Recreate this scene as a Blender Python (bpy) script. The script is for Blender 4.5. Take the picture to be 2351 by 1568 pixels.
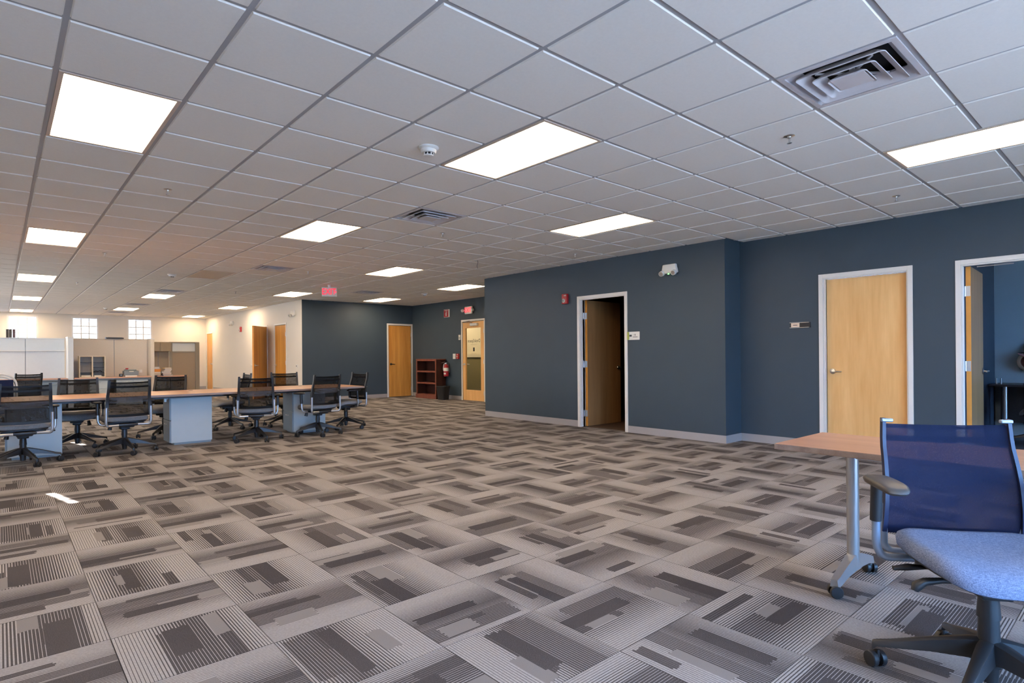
import bpy, bmesh, math, random
from mathutils import Vector, Matrix, Euler
random.seed(7)
S = bpy.context.scene
COL = S.collection
PI = math.pi
for o in list(bpy.data.objects):
    bpy.data.objects.remove(o)

# ------------------------------------------------------------------ camera
CAMZ = 1.203
F_PX, YAW, PIT, ROL = 1334.486, -.72308, .00106, -.00789
cy_, sy_ = math.cos(YAW), math.sin(YAW)
fwd = Vector((-sy_*math.cos(PIT), cy_*math.cos(PIT), math.sin(PIT)))
rt = Vector((cy_, sy_, 0)); up = rt.cross(fwd)
rt2 = rt*math.cos(ROL) + up*math.sin(ROL)
up2 = -rt*math.sin(ROL) + up*math.cos(ROL)
cam = bpy.data.cameras.new('camera')
camo = bpy.data.objects.new('camera', cam); COL.objects.link(camo)
M = Matrix((rt2, up2, -fwd)).transposed().to_4x4(); M.translation = (0, 0, CAMZ)
camo.matrix_world = M
cam.sensor_width = 36; cam.lens = F_PX*36/2351; cam.shift_y = 30.97/2351
cam.clip_start = .05; cam.clip_end = 300
S.camera = camo

# ------------------------------------------------------------------ light, exposure
S.view_settings.view_transform = 'Standard'; S.view_settings.look = 'None'
S.view_settings.exposure = 0.14; S.view_settings.gamma = 1.0
S.view_settings.use_curve_mapping = False
S.cycles.use_denoising = True
S.cycles.max_bounces = 7; S.cycles.diffuse_bounces = 4; S.cycles.glossy_bounces = 3; S.cycles.transparent_max_bounces = 14
S.cycles.sample_clamp_indirect = 6
S.cycles.use_adaptive_sampling = True; S.cycles.adaptive_threshold = .04; S.cycles.adaptive_min_samples = 16
LAMP = 18.5                      # radiance of the ceiling panels
LAMP_COL = (1, .75, .50)
W = bpy.data.worlds.new('sky'); S.world = W; W.use_nodes = True
bg = W.node_tree.nodes['Background']
bg.inputs[0].default_value = (.25, .50, 1, 1); bg.inputs[1].default_value = 25.0
sun = bpy.data.lights.new('sun', 'SUN'); sun.energy = 170; sun.angle = .004; sun.color = (1, .95, .88)
suno = bpy.data.objects.new('sun', sun); COL.objects.link(suno)
SUND = Vector((.9, .0, -.4))
suno.rotation_euler = SUND.to_track_quat('-Z', 'Y').to_euler()
suno.location = (-12, 8, 9)

# ------------------------------------------------------------------ node helpers
class NT:
    def __init__(s, mat):
        s.t = mat.node_tree; s.n = s.t.nodes; s.l = s.t.links
    def inp(s, sock, v):
        if hasattr(v, 'is_output') or isinstance(v, bpy.types.NodeSocket): s.l.new(v, sock)
        elif isinstance(v, (tuple, list)) and len(v) == 3 and sock.type == 'RGBA': sock.default_value = (*v, 1)
        else: sock.default_value = v
    def m(s, op, a, b=None, c=None):
        n = s.n.new('ShaderNodeMath'); n.operation = op
        for i, v in enumerate((a, b, c)):
            if v is not None: s.inp(n.inputs[i], v)
        return n.outputs[0]
    def mix(s, f, a, b):
        n = s.n.new('ShaderNodeMix'); n.data_type = 'RGBA'
        s.inp(n.inputs[0], f); s.inp(n.inputs[6], a); s.inp(n.inputs[7], b)
        return n.outputs[2]
    def mixf(s, f, a, b):
        n = s.n.new('ShaderNodeMix'); n.data_type = 'FLOAT'
        s.inp(n.inputs[0], f); s.inp(n.inputs[2], a); s.inp(n.inputs[3], b)
        return n.outputs[0]
    def xyz(s, x, y, z):
        n = s.n.new('ShaderNodeCombineXYZ')
        for i, v in enumerate((x, y, z)): s.inp(n.inputs[i], v)
        return n.outputs[0]
    def sep(s, v):
        n = s.n.new('ShaderNodeSeparateXYZ'); s.l.new(v, n.inputs[0]); return n.outputs
    def pos(s): return s.n.new('ShaderNodeNewGeometry').outputs['Position']
    def objc(s): return s.n.new('ShaderNodeTexCoord').outputs['Object']
    def noise(s, v, scale, detail=2, rough=.5):
        n = s.n.new('ShaderNodeTexNoise'); s.l.new(v, n.inputs['Vector'])
        n.inputs['Scale'].default_value = scale; n.inputs['Detail'].default_value = detail
        n.inputs['Roughness'].default_value = rough
        return n.outputs[0]
    def mapv(s, v, scale):
        n = s.n.new('ShaderNodeMapping'); s.l.new(v, n.inputs[0]); n.inputs[3].default_value = scale
        return n.outputs[0]
    def ramp(s, f, stops):
        n = s.n.new('ShaderNodeValToRGB'); s.l.new(f, n.inputs[0]); e = n.color_ramp.elements
        while len(e) < len(stops): e.new(.5)
        for q, (p, c) in zip(e, stops): q.position = p; q.color = (*c, 1)
        return n.outputs[0]
    def bump(s, h, st, d=.01):
        n = s.n.new('ShaderNodeBump'); n.inputs['Strength'].default_value = st
        n.inputs['Distance'].default_value = d; s.l.new(h, n.inputs['Height'])
        s.l.new(n.outputs[0], s.n['Principled BSDF'].inputs['Normal'])
    @property
    def p(s): return s.n['Principled BSDF'].inputs

def mat(name, col, rough=.5, metal=0, spec=.5, var=0, vscale=8, bump=0, bscale=200, coat=0):
    m = bpy.data.materials.new(name); m.use_nodes = True
    t = NT(m)
    t.p['Base Color'].default_value = (*col, 1); t.p['Roughness'].default_value = rough
    t.p['Metallic'].default_value = metal; t.p['Specular IOR Level'].default_value = spec
    t.p['Coat Weight'].default_value = coat
    if var:
        f = t.noise(t.objc(), vscale, 3)
        t.l.new(t.mix(f, tuple(c*(1-var) for c in col), tuple(min(1, c*(1+var)) for c in col)), t.p['Base Color'])
    if bump: t.bump(t.noise(t.objc(), bscale, 2), bump, .002)
    return m

def emat(name, col, st):
    m = bpy.data.materials.new(name); m.use_nodes = True
    t = NT(m); t.p['Base Color'].default_value = (*[min(.8, c) for c in col], 1)
    t.p['Emission Color'].default_value = (*col, 1); t.p['Emission Strength'].default_value = st
    return m

def wood(name, c1, c2, axis='z', rough=.4, fine=6, strips=False, coat=0):
    m = bpy.data.materials.new(name); m.use_nodes = True; t = NT(m)
    sc = {'x': (.35, fine, fine), 'y': (fine, .35, fine), 'z': (fine, fine, .35)}[axis]
    v = t.mapv(t.objc(), sc)
    a = t.noise(v, 1.3, 5, .6)
    b = t.noise(t.mapv(t.objc(), tuple(k*9 if k > 1 else k*3 for k in sc)), 2.2, 3)
    f = t.m('ADD', t.m('MULTIPLY', a, .75), t.m('MULTIPLY', b, .25))
    if strips:
        X = t.sep(t.objc())
        st = t.n.new('ShaderNodeTexWhiteNoise'); st.noise_dimensions = '1D'
        s.l if False else None
        t.l.new(t.m('FLOOR', t.m('MULTIPLY', X[0], 7)), st.inputs['W'])
        f = t.m('ADD', t.m('MULTIPLY', f, .7), t.m('MULTIPLY', st.outputs[0], .25))
    t.l.new(t.ramp(f, [(.32, c1), (.68, c2)]), t.p['Base Color'])
    t.p['Roughness'].default_value = rough; t.p['Coat Weight'].default_value = coat
    return m

# ------------------------------------------------------------------ mesh helpers
def bx(bm, x0, x1, y0, y1, z0, z1, bev=0, M=None):
    r = bmesh.ops.create_cube(bm, size=1)
    vs = r['verts']
    for v in vs:
        v.co = Vector(((x0+x1)/2+v.co.x*(x1-x0), (y0+y1)/2+v.co.y*(y1-y0), (z0+z1)/2+v.co.z*(z1-z0)))
    if bev:
        es = list({e for v in vs for e in v.link_edges})
        r = bmesh.ops.bevel(bm, geom=es, offset=bev, segments=2, affect='EDGES', profile=.5)
        vs = list({v for f in r['faces'] for v in f.verts} | {v for v in vs if v.is_valid})
    if M is not None:
        for v in vs: v.co = M @ v.co
    return vs

def cyl(bm, p0, p1, r0, r1=None, seg=16, caps=True):
    r1 = r0 if r1 is None else r1
    p0, p1 = Vector(p0), Vector(p1)
    q = (p1-p0).to_track_quat('Z', 'Y')
    A = []; B = []
    for i in range(seg):
        a = 2*PI*i/seg; d = q @ Vector((math.cos(a), math.sin(a), 0))
        A.append(bm.verts.new(p0+d*r0)); B.append(bm.verts.new(p1+d*r1))
    for i in range(seg):
        bm.faces.new((A[i], A[(i+1) % seg], B[(i+1) % seg], B[i]))
    if caps:
        bm.faces.new(A[::-1]); bm.faces.new(B)

def lathe(bm, prof, c=(0, 0, 0), seg=24, axis='z'):
    rings = []
    for r, z in prof:
        R = []
        for i in range(seg):
            a = 2*PI*i/seg
            v = Vector((r*math.cos(a), r*math.sin(a), z))
            if axis == 'x': v = Vector((v.z, v.x, v.y))
            if axis == 'y': v = Vector((v.y, v.z, v.x))
            R.append(bm.verts.new(Vector(c)+v))
        rings.append(R)
    for A, B in zip(rings, rings[1:]):
        for i in range(seg): bm.faces.new((A[i], A[(i+1) % seg], B[(i+1) % seg], B[i]))
    bm.faces.new(rings[0][::-1]); bm.faces.new(rings[-1])

def fillet(pts, r, n=6):
    pts = [Vector(p) for p in pts]; out = [pts[0]]
    for a, b, c in zip(pts, pts[1:], pts[2:]):
        d1 = (a-b); d2 = (c-b); k = min(r, d1.length*.49, d2.length*.49)
        p, q = b+d1.normalized()*k, b+d2.normalized()*k
        for i in range(n+1):
            t = i/n; out.append((1-t)**2*p + 2*t*(1-t)*b + t*t*q)
    out.append(pts[-1]); return out

def tube(bm, pts, r, seg=10, rect=None):
    pts = [Vector(p) for p in pts]; rings = []; prev = None
    for i, p in enumerate(pts):
        d = (pts[min(i+1, len(pts)-1)]-pts[max(i-1, 0)]).normalized()
        if prev is None:
            u = d.cross(Vector((0, 0, 1)))
            if u.length < .1: u = d.cross(Vector((0, 1, 0)))
        else: u = prev-d*prev.dot(d)
        u.normalize(); w = d.cross(u); prev = u
        rr = r[i] if isinstance(r, (list, tuple)) else r
        rings.append([bm.verts.new(p+(u*math.cos(2*PI*k/seg)+w*math.sin(2*PI*k/seg))*rr) for k in range(seg)])
    for A, B in zip(rings, rings[1:]):
        for i in range(seg): bm.faces.new((A[i], A[(i+1) % seg], B[(i+1) % seg], B[i]))
    bm.faces.new(rings[0][::-1]); bm.faces.new(rings[-1])

def pad(bm, outline, prof, zf=None):
    """closed cushion: outline (list of xy) scaled by s about its middle at height z for (s, z) in prof"""
    rings = []
    cx = sum(p[0] for p in outline)/len(outline); cy = sum(p[1] for p in outline)/len(outline)
    for s, z in prof:
        R = []
        for x, y in outline:
            X, Y = cx+(x-cx)*s, cy+(y-cy)*s
            R.append(bm.verts.new((X, Y, z+(zf(X, Y) if zf else 0))))
        rings.append(R)
    n = len(outline)
    for A, B in zip(rings, rings[1:]):
        for i in range(n): bm.faces.new((A[i], A[(i+1) % n], B[(i+1) % n], B[i]))
    bm.faces.new(rings[0][::-1]); bm.faces.new(rings[-1])

def outl(hx, y0, y1, n=4, seg=40, fx=None):
    pts = []
    for i in range(seg):
        a = 2*PI*i/seg
        c, s = math.cos(a), math.sin(a)
        x = hx*math.copysign(abs(c)**(2/n), c); y = (y0+y1)/2+(y1-y0)/2*math.copysign(abs(s)**(2/n), s)
        if fx: x *= fx(y)
        pts.append((x, y))
    return pts

def mesh(name, bm, m=None, smooth=False):
    bmesh.ops.recalc_face_normals(bm, faces=bm.faces[:])
    me = bpy.data.meshes.new(name); bm.to_mesh(me); bm.free()
    if m:
        for k in (m if isinstance(m, (list, tuple)) else [m]): me.materials.append(k)
    if smooth:
        for p in me.polygons: p.use_smooth = True
        try: me.set_sharp_from_angle(angle=math.radians(smooth if smooth is not True else 40))
        except Exception: pass
    return me

def link(name, me, parent=None, loc=(0, 0, 0), rz=0):
    o = bpy.data.objects.new(name, me); COL.objects.link(o)
    if parent: o.parent = parent
    o.location = loc; o.rotation_euler = (0, 0, rz)
    return o

def obj(name, bm, m, parent=None, loc=(0, 0, 0), rz=0, smooth=False):
    return link(name, mesh(name, bm, m, smooth), parent, loc, rz)

def tag(o, label, cat, group=None, kind=None):
    o['label'] = label; o['category'] = cat
    if group: o['group'] = group
    if kind: o['kind'] = kind
    return o

def thing(name, label, cat, loc=(0, 0, 0), rz=0, group=None, kind=None):
    return tag(link(name, None, None, loc, rz), label, cat, group, kind)

def struct(name, bm, m, label, cat='wall', **k):
    return tag(obj(name, bm, m, **k), label, cat, kind='structure')

def boxes(name, bl, m, parent=None, bev=0, loc=(0, 0, 0), rz=0):
    bm = bmesh.new()
    for b in bl: bx(bm, *b, bev=bev)
    return obj(name, bm, m, parent, loc, rz)

def text(s, size, m, parent, loc, rot, name='lettering', ext=.001, sx=1):
    c = bpy.data.curves.new(name, 'FONT'); c.body = s; c.size = size; c.extrude = ext
    c.align_x = 'CENTER'; c.align_y = 'CENTER'; c.materials.append(m); c.resolution_u = 3
    tmp = link('tmp_text', c); bpy.context.view_layer.update()
    me = bpy.data.meshes.new_from_object(tmp.evaluated_get(bpy.context.evaluated_depsgraph_get()))
    bpy.data.objects.remove(tmp); bpy.data.curves.remove(c)
    me.name = name; me.materials.clear(); me.materials.append(m)
    me.transform(Euler(rot).to_matrix().to_4x4() @ Matrix.Diagonal((sx, 1, 1, 1)))
    return link(name, me, parent, loc)

# ------------------------------------------------------------------ materials
# The wall paint: slate blue
mWall = mat('slate_blue_paint', (.043, .066, .086), .55, spec=.4, var=.08, vscale=3, bump=.12, bscale=260)
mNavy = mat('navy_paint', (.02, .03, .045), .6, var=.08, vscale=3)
mGreyBlue = mat('grey_blue_paint', (.30, .38, .42), .6, var=.06, vscale=3)
mCream = mat('cream_paint', (.69, .635, .55), .6, var=.03, vscale=2, bump=.08, bscale=200)
mWhite = mat('white_paint', (.82, .80, .77), .6, var=.02, vscale=2)
mFrame = mat('off_white_door_paint', (.74, .71, .65), .35, var=.02, vscale=5)
mBase = mat('grey_vinyl_base', (.36, .335, .32), .5, var=.05, vscale=5)
mTile = mat('acoustic_tile', (.87, .85, .80), .9, spec=.1, var=.035, vscale=60, bump=.35, bscale=420)
mTee = mat('painted_steel_tee', (.40, .41, .43), .45, var=.03, vscale=5)
mVent = mat('vent_steel', (.62, .60, .62), .4, var=.12, vscale=9)
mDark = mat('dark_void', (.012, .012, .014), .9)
mTrim = mat('halo_tinted_trim', (.66, .54, .44), .4)  # tan colour stands in for the warm halo around lit panels
mLamp = emat('lit_diffuser', LAMP_COL, LAMP)
mDead = mat('unlit_diffuser', (.55, .45, .38), .35, var=.08, vscale=4)
mWhitePl = mat('white_plastic', (.72, .71, .66), .35)
mChrome = mat('brushed_chrome', (.62, .61, .59), .28, metal=1, var=.05, vscale=30)
mHinge = mat('hinge_steel', (.62, .64, .66), .35, metal=.9, var=.05, vscale=30)
mRed = mat('fire_red', (.42, .015, .02), .35, var=.05)
mBlackPl = mat('black_plastic', (.016, .017, .019), .42, var=.1, vscale=20)
mSilver = mat('silver_tube_paint', (.48, .48, .48), .32, metal=.75, var=.04, vscale=20)
mSilverB = mat('silver_blue_tube_paint', (.30, .38, .50), .32, metal=.6, var=.04, vscale=20)
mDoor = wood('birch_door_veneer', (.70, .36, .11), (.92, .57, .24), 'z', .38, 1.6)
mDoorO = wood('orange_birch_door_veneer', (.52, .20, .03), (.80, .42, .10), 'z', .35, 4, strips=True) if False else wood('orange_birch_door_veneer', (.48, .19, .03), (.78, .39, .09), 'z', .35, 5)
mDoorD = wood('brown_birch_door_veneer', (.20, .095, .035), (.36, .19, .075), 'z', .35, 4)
mDoorE = mat('door_edge_wood', (.80, .33, .055), .5, var=.1, vscale=9)
mCherry = wood('cherry_laminate', (.50, .26, .155), (.66, .38, .24), 'x', .33, 9)
mCherryY = wood('cherry_laminate_lengthways', (.44, .22, .13), (.58, .32, .20), 'y', .33, 9)
mEdge = wood('table_edge_band', (.22, .15, .12), (.36, .27, .22), 'x', .45, 14)
mPed = mat('pale_blue_grey_steel', (.45, .49, .48), .4, var=.03, vscale=12)
mPedS = mat('mid_grey_steel', (.22, .27, .30), .45, var=.03, vscale=12)
mMahog = wood('mahogany_veneer', (.028, .009, .006), (.075, .024, .014), 'z', .35, 7)
mMahogL = wood('mahogany_edges', (.17, .048, .028), (.26, .082, .048), 'z', .35, 7)
mPanel = mat('grey_white_panel_fabric', (.66, .69, .70), .8, var=.03, vscale=20)
mBeige = mat('beige_panel_fabric', (.60, .53, .44), .85, var=.05, vscale=30, bump=.2, bscale=300)
mTan = mat('tan_panel_fabric', (.38, .30, .20), .85, var=.06, vscale=30)
mTrimB = mat('tan_panel_trim', (.30, .26, .18), .45)
mShelf = mat('pale_wood_shelf', (.72, .60, .42), .5, var=.05)
mPaper = mat('paper', (.80, .76, .68), .8, var=.04)
mPrinter = mat('grey_printer_plastic', (.19, .22, .24), .45, var=.04)

def fabric(name, c1, c2):
    m = bpy.data.materials.new(name); m.use_nodes = True; t = NT(m)
    v = t.objc()
    a = t.noise(t.mapv(v, (600, 90, 300)), 1, 2); b = t.noise(t.mapv(v, (90, 600, 300)), 1, 2)
    c = t.noise(v, 7, 3)
    f = t.m('ADD', t.m('MULTIPLY', t.m('ADD', a, b), .44), t.m('MULTIPLY', c, .12))
    t.l.new(t.ramp(f, [(.38, c1), (.62, c2)]), t.p['Base Color']); t.p['Roughness'].default_value = .9
    t.p['Specular IOR Level'].default_value = .15
    t.bump(t.m('ADD', a, b), .35, .002); return m

def meshy(name, c, op, rough=.7):
    m = bpy.data.materials.new(name); m.use_nodes = True; t = NT(m)
    t.p['Base Color'].default_value = (*c, 1); t.p['Roughness'].default_value = rough
    t.p['Specular IOR Level'].default_value = .2
    tr = t.n.new('ShaderNodeBsdfTransparent'); mx = t.n.new('ShaderNodeMixShader')
    n = t.noise(t.mapv(t.objc(), (700, 700, 700)), 1, 1)
    t.l.new(t.m('ADD', t.m('MULTIPLY', n, .2), op-.1), mx.inputs[0])
    t.l.new(tr.outputs[0], mx.inputs[1]); t.l.new(t.n['Principled BSDF'].outputs[0], mx.inputs[2])
    t.l.new(mx.outputs[0], t.n['Material Output'].inputs[0]); return m

mSeat = fabric('grey_seat_fabric', (.17, .165, .16), (.30, .29, .28))
mSeatB = fabric('blue_grey_seat_fabric', (.095, .12, .20), (.235, .285, .41))
mMesh = meshy('black_back_mesh', (.018, .019, .021), .80)
mMeshB = meshy('navy_back_mesh', (.012, .020, .065), .92)
mLumb = meshy('lumbar_film', (.10, .10, .105), .55)
mGlass = bpy.data.materials.new('clear_glass'); mGlass.use_nodes = True
_t = NT(mGlass); _tr = _t.n.new('ShaderNodeBsdfTransparent'); _tr.inputs[0].default_value = (.93, .96, .95, 1)
_g = _t.n.new('ShaderNodeBsdfGlossy'); _g.inputs['Roughness'].default_value = .02
_m = _t.n.new('ShaderNodeMixShader'); _m.inputs[0].default_value = .05
_t.l.new(_tr.outputs[0], _m.inputs[1]); _t.l.new(_g.outputs[0], _m.inputs[2]); _t.l.new(_m.outputs[0], _t.n['Material Output'].inputs[0])

mSkyDim = mGlass.copy(); mSkyDim.name = 'sky_dimming_bronze_glass'  # tint added to dim and whiten the blue sky behind the far panes
[n for n in mSkyDim.node_tree.nodes if n.type == 'BSDF_TRANSPARENT'][0].inputs[0].default_value = (.56, .40, .285, 1)

# carpet: quarter-turned striped modules, blocks and stripes of yarn
CP, CX0, CY0 = .5105, .352, 1.486
def carpet():
    m = bpy.data.materials.new('striped_carpet'); m.use_nodes = True; t = NT(m)
    P = t.sep(t.pos())
    X = t.m('DIVIDE', t.m('SUBTRACT', P[0], CX0), CP); Y = t.m('DIVIDE', t.m('SUBTRACT', P[1], CY0), CP)
    i, j = t.m('FLOOR', X), t.m('FLOOR', Y)
    fx, fy = t.m('FRACT', X), t.m('FRACT', Y)
    par = t.m('FLOORED_MODULO', t.m('ADD', i, j), 2)
    u = t.mixf(par, fx, fy); v = t.mixf(par, fy, fx)
    def wn(sd):
        n = t.n.new('ShaderNodeTexWhiteNoise'); n.noise_dimensions = '3D'
        t.l.new(t.xyz(i, j, sd), n.inputs['Vector'])
        q = t.n.new('ShaderNodeSeparateColor'); t.l.new(n.outputs['Color'], q.inputs[0]); return q.outputs
    R = [wn(k+.5) for k in range(6)]
    fl = t.m('GREATER_THAN', R[0][0], .5)
    u = t.mixf(fl, u, t.m('SUBTRACT', 1, u))
    NL = 41.0
    li = t.m('FLOOR', t.m('MULTIPLY', u, NL)); lf = t.m('FRACT', t.m('MULTIPLY', u, NL))
    uq = t.m('DIVIDE', li, NL)
    jn = t.n.new('ShaderNodeTexWhiteNoise'); jn.noise_dimensions = '3D'
    t.l.new(t.xyz(li, i, j), jn.inputs['Vector'])
    vj = t.m('ADD', v, t.m('MULTIPLY', t.m('SUBTRACT', jn.outputs[0], .5), .028))
    def blk(r1, r2, r3, r4, u0, u1, v0, v1, hu0, hu1, hv0, hv1):
        cu = t.m('MULTIPLY_ADD', r1, u1-u0, u0); cv = t.m('MULTIPLY_ADD', r2, v1-v0, v0)
        hu = t.m('MULTIPLY_ADD', r3, hu1-hu0, hu0); hv = t.m('MULTIPLY_ADD', r4, hv1-hv0, hv0)
        a = t.m('LESS_THAN', t.m('ABSOLUTE', t.m('SUBTRACT', uq, cu)), hu)
        b = t.m('LESS_THAN', t.m('ABSOLUTE', t.m('SUBTRACT', vj, cv)), hv)
        return t.m('MULTIPLY', a, b)
    A = blk(R[1][0], R[1][1], R[1][2], R[2][0], .25, .6, .25, .75, .05, .105, .26, .46)
    B = blk(R[2][1], R[2][2], R[0][1], R[0][2], .1, .85, .1, .9, .03, .075, .18, .42)
    Cc = blk(R[3][0], R[3][1], R[3][2], R[4][0], .15, .7, .15, .85, .05, .12, .15, .35)
    D = blk(R[4][1], R[4][2], R[5][0], R[5][1], .2, .6, .2, .8, .09, .2, .35, .8)
    # shading across the module from dark to light yarn
    ombre = t.m('MULTIPLY_ADD', t.m('ABSOLUTE', t.m('SUBTRACT', u, t.m('MULTIPLY_ADD', R[5][2], .22, .28))), 2.0, .12)
    ombre = t.m('MINIMUM', ombre, .95)
    duty = t.m('ADD', t.m('MULTIPLY', ombre, .80), .05)
    duty = t.mixf(D, duty, .20); duty = t.mixf(Cc, duty, .62)
    duty = t.mixf(B, duty, .06); duty = t.mixf(A, duty, .0)
    ln = t.m('LESS_THAN', lf, duty)
    fib = t.noise(t.pos(), 420, 2, .7); fib2 = t.noise(t.pos(), 95, 3, .7)
    dk = t.mix(t.m('GREATER_THAN', fib, .56), (.042, .038, .040), (.112, .102, .104))
    lt = t.mix(fib2, (.22, .205, .197), (.49, .46, .445))
    c = t.mix(ln, dk, lt)
    # plain blocks read as flat taupe
    tp = t.mix(fib, (.13, .12, .115), (.30, .28, .268))
    c = t.mix(t.m('MULTIPLY', Cc, t.m('SUBTRACT', 1, A)), c, tp)
    # thin seam around each module
    e = t.m('MINIMUM', t.m('MINIMUM', fx, t.m('SUBTRACT', 1, fx)), t.m('MINIMUM', fy, t.m('SUBTRACT', 1, fy)))
    c = t.mix(t.m('MULTIPLY', t.m('LESS_THAN', e, .006), .35), c, (.05, .045, .045))
    wear = t.noise(t.pos(), .55, 2)
    c = t.mix(t.m('MULTIPLY', t.m('SUBTRACT', wear, .4), .5), c, (.33, .28, .24))
    t.l.new(c, t.p['Base Color']); t.p['Roughness'].default_value = .95; t.p['Specular IOR Level'].default_value = .1
    t.bump(fib, .5, .003)
    return m
mCarpet = carpet()
mConc = mat('concrete_subfloor', (.16, .14, .13), .9, var=.1, vscale=3)
mGround = mat('outdoor_ground', (.24, .25, .27), .9, var=.2, vscale=.5)

# ------------------------------------------------------------------ room numbers
ZC = 2.7457; G = .6096
GX = lambda a: (a+.38751)*G
GY = lambda b: (b+4.41964)*G
XL, XW, XM, XR, XD = -4.5, 6.07, 7.30, 7.72, 9.50
YB, YJ, YP, YD, YF = -3.0, 3.95, 9.09, 15.35, 25.0
T = .12; ZT = 2.95
def xmax(y0, y1):
    y = (y0+y1)/2
    return XR if y < YJ else XM if y < YP else XD if y < YD else XW

# floor
bm = bmesh.new()
bx(bm, XL, 12.5, YB, YF, -.12, -.006)
floor = struct('floor', bm, mConc, 'striped grey and brown carpet tile floor of the whole office', 'floor')
def ct_mesh(w, d):
    bm = bmesh.new(); bx(bm, 0, w, 0, d, -.006, 0); return mesh('carpet_tile', bm, mCarpet)
tiles = []
i0 = math.floor((XL-CX0)/CP); i1 = math.ceil((XD-CX0)/CP); j0 = math.floor((YB-CY0)/CP); j1 = math.ceil((YF-CY0)/CP)
for i in range(i0, i1):
    for j in range(j0, j1):
        xa, ya = CX0+i*CP, CY0+j*CP
        xb, yb = min(xa+CP, xmax(ya, ya+CP)), min(ya+CP, YF)
        xa2, ya2 = max(xa, XL), max(ya, YB)
        if xb-xa2 < .02 or yb-ya2 < .02: continue
        c = Vector(((xa2+xb)/2, (ya2+yb)/2, -CAMZ))
        z = c.dot(fwd); vis = z > .3 and abs(c.dot(rt2)/z) < .93 and abs(c.dot(up2)/z) < .66
        tiles.append((0 if vis else 1, c.length, xa2, xb, ya2, yb))
tiles.sort()
g = .0012
cache = {}
for k, (a, b, xa, xb, ya, yb) in enumerate(tiles[:300]):
    key = (round(xb-xa-2*g, 3), round(yb-ya-2*g, 3))
    if key not in cache: cache[key] = ct_mesh(*key)
    link('carpet_tile', cache[key], floor, (xa+g, ya+g, 0))
bm = bmesh.new()
for (a, b, xa, xb, ya, yb) in tiles[300:]: bx(bm, xa+g, xb-g, ya+g, yb-g, -.006, 0)
o = obj('carpet_tiles', bm, mCarpet, floor); o['kind'] = 'stuff'
mBrownF = wood('dark_wood_floor', (.05, .03, .02), (.11, .07, .05), 'y', .5, 6)
boxes('side_room_flooring', [(XM+T, 10.5, 4.6, 8.6, -.006, .002)], mBrownF, floor)
mOffF = mat('dark_office_carpet', (.06, .055, .06), .95, var=.3, vscale=60)
boxes('office_flooring', [(XR+T, 11, YB, 1.7, -.006, .002)], mOffF, floor)
boxes('corridor_flooring', [(XD+T, 12.4, 10.2, YD, -.006, .002), (XW+T, 9.3, YD+T, YF, -.006, .001)], mOffF, floor)

# ceiling
bm = bmesh.new(); bx(bm, XL-.2, 12.5, YB-.2, YF+.2, ZT-.02, ZT+.1)
ceil = struct('ceiling', bm, mDark, 'suspended ceiling of white acoustic tiles in a grey grid', 'ceiling')
LIGHTS = [  # a, b, label
 (0, 2, 'large lit square-looking ceiling panel at the upper left, nearest of the left row'),
 (0, 10, 'lit ceiling panel in the left row, second from the camera'),
 (0, 18, 'lit ceiling panel in the left row, third from the camera'),
 (0, 26, 'lit ceiling panel in the left row, fourth from the camera'),
 (0, 34, 'lit ceiling panel in the left row, farthest one close to the window wall'),
 (4, 0, 'large lit ceiling panel beside the nearest smoke detector'),
 (4, 6, 'lit ceiling panel left of the second nearest square air vent'),
 (4, 22, 'lit ceiling panel just behind a slim vent, beyond the unlit panel'),
 (4, 30, 'small far lit ceiling panel above the beige cubicle, beyond two vents'),
 (8, -4, 'long lit ceiling panel cut off by the right edge of the photo'),
 (8, 2, 'lit ceiling panel nearest the middle dark wall, above the half-open door'),
 (8, 10, 'lit ceiling panel midway between the two exit signs, nearer the camera'),
 (8, 18, 'lit ceiling panel just left of the hanging exit sign'),
 (8, 26, 'lit ceiling panel above the swung-open door in the white wall'),
 (8, 34, 'farthest small lit ceiling panel, above the door in the far white corner'),
 (12, 12, 'lit ceiling panel partly hidden behind the corner of the middle dark wall'),
 (12, 18, 'lit ceiling panel right against the far dark wall'),
]
HID = [(0, -6), (4, -6), (-4, -2), (-4, 6), (-4, 14), (-4, 22), (-4, 30), (8, -6)] if False else [(0, -6), (-4, -2), (-4, 6), (-4, 14), (-4, 22), (-4, 30)]
DEAD = (4, 14)
VENTS = [(5, -3, 'large square air vent with four nested louvres, nearest the camera'),
 (5, 4, 'square air vent in the middle of the ceiling, second nearest'),
 (5, 12, 'square air vent beyond the unlit ceiling panel, third from the camera'),
 (4, 20, 'slim-looking air vent in front of a small lit panel, left part of the ceiling'),
 (4, 27, 'slim-looking air vent between the two far lit panels over the cubicles'),
 (4, 33, 'farthest air vent near the window wall, beyond the last lit panel'),
 (10, 16, 'air vent between the hanging exit sign and the far dark wall')]
used = set()
for a, b, *_ in LIGHTS: used |= {(a, b), (a, b+1)}
for a, b in HID+[DEAD]: used |= {(a, b), (a, b+1)}
for a, b, _ in VENTS: used.add((a, b))
W_T = .024
def ctile(w, d, name='ceiling_tile'):
    bm = bmesh.new()
    z = ZC
    # tegular tile: face drops below the grid, sloped edge
    bx(bm, 0, w, 0, d, z+.008, z+.022)
    lo = [bm.verts.new(p) for p in ((.006, .006, z), (w-.006, .006, z), (w-.006, d-.006, z), (.006, d-.006, z))]
    hi = [bm.verts.new(p) for p in ((.003, .003, z+.009), (w-.003, .003, z+.009), (w-.003, d-.003, z+.009), (.003, d-.003, z+.009))]
    bm.faces.new(lo)
    for k in range(4): bm.faces.new((lo[k], lo[(k+1) % 4], hi[(k+1) % 4], hi[k]))
    return bm
cells = []
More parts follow.
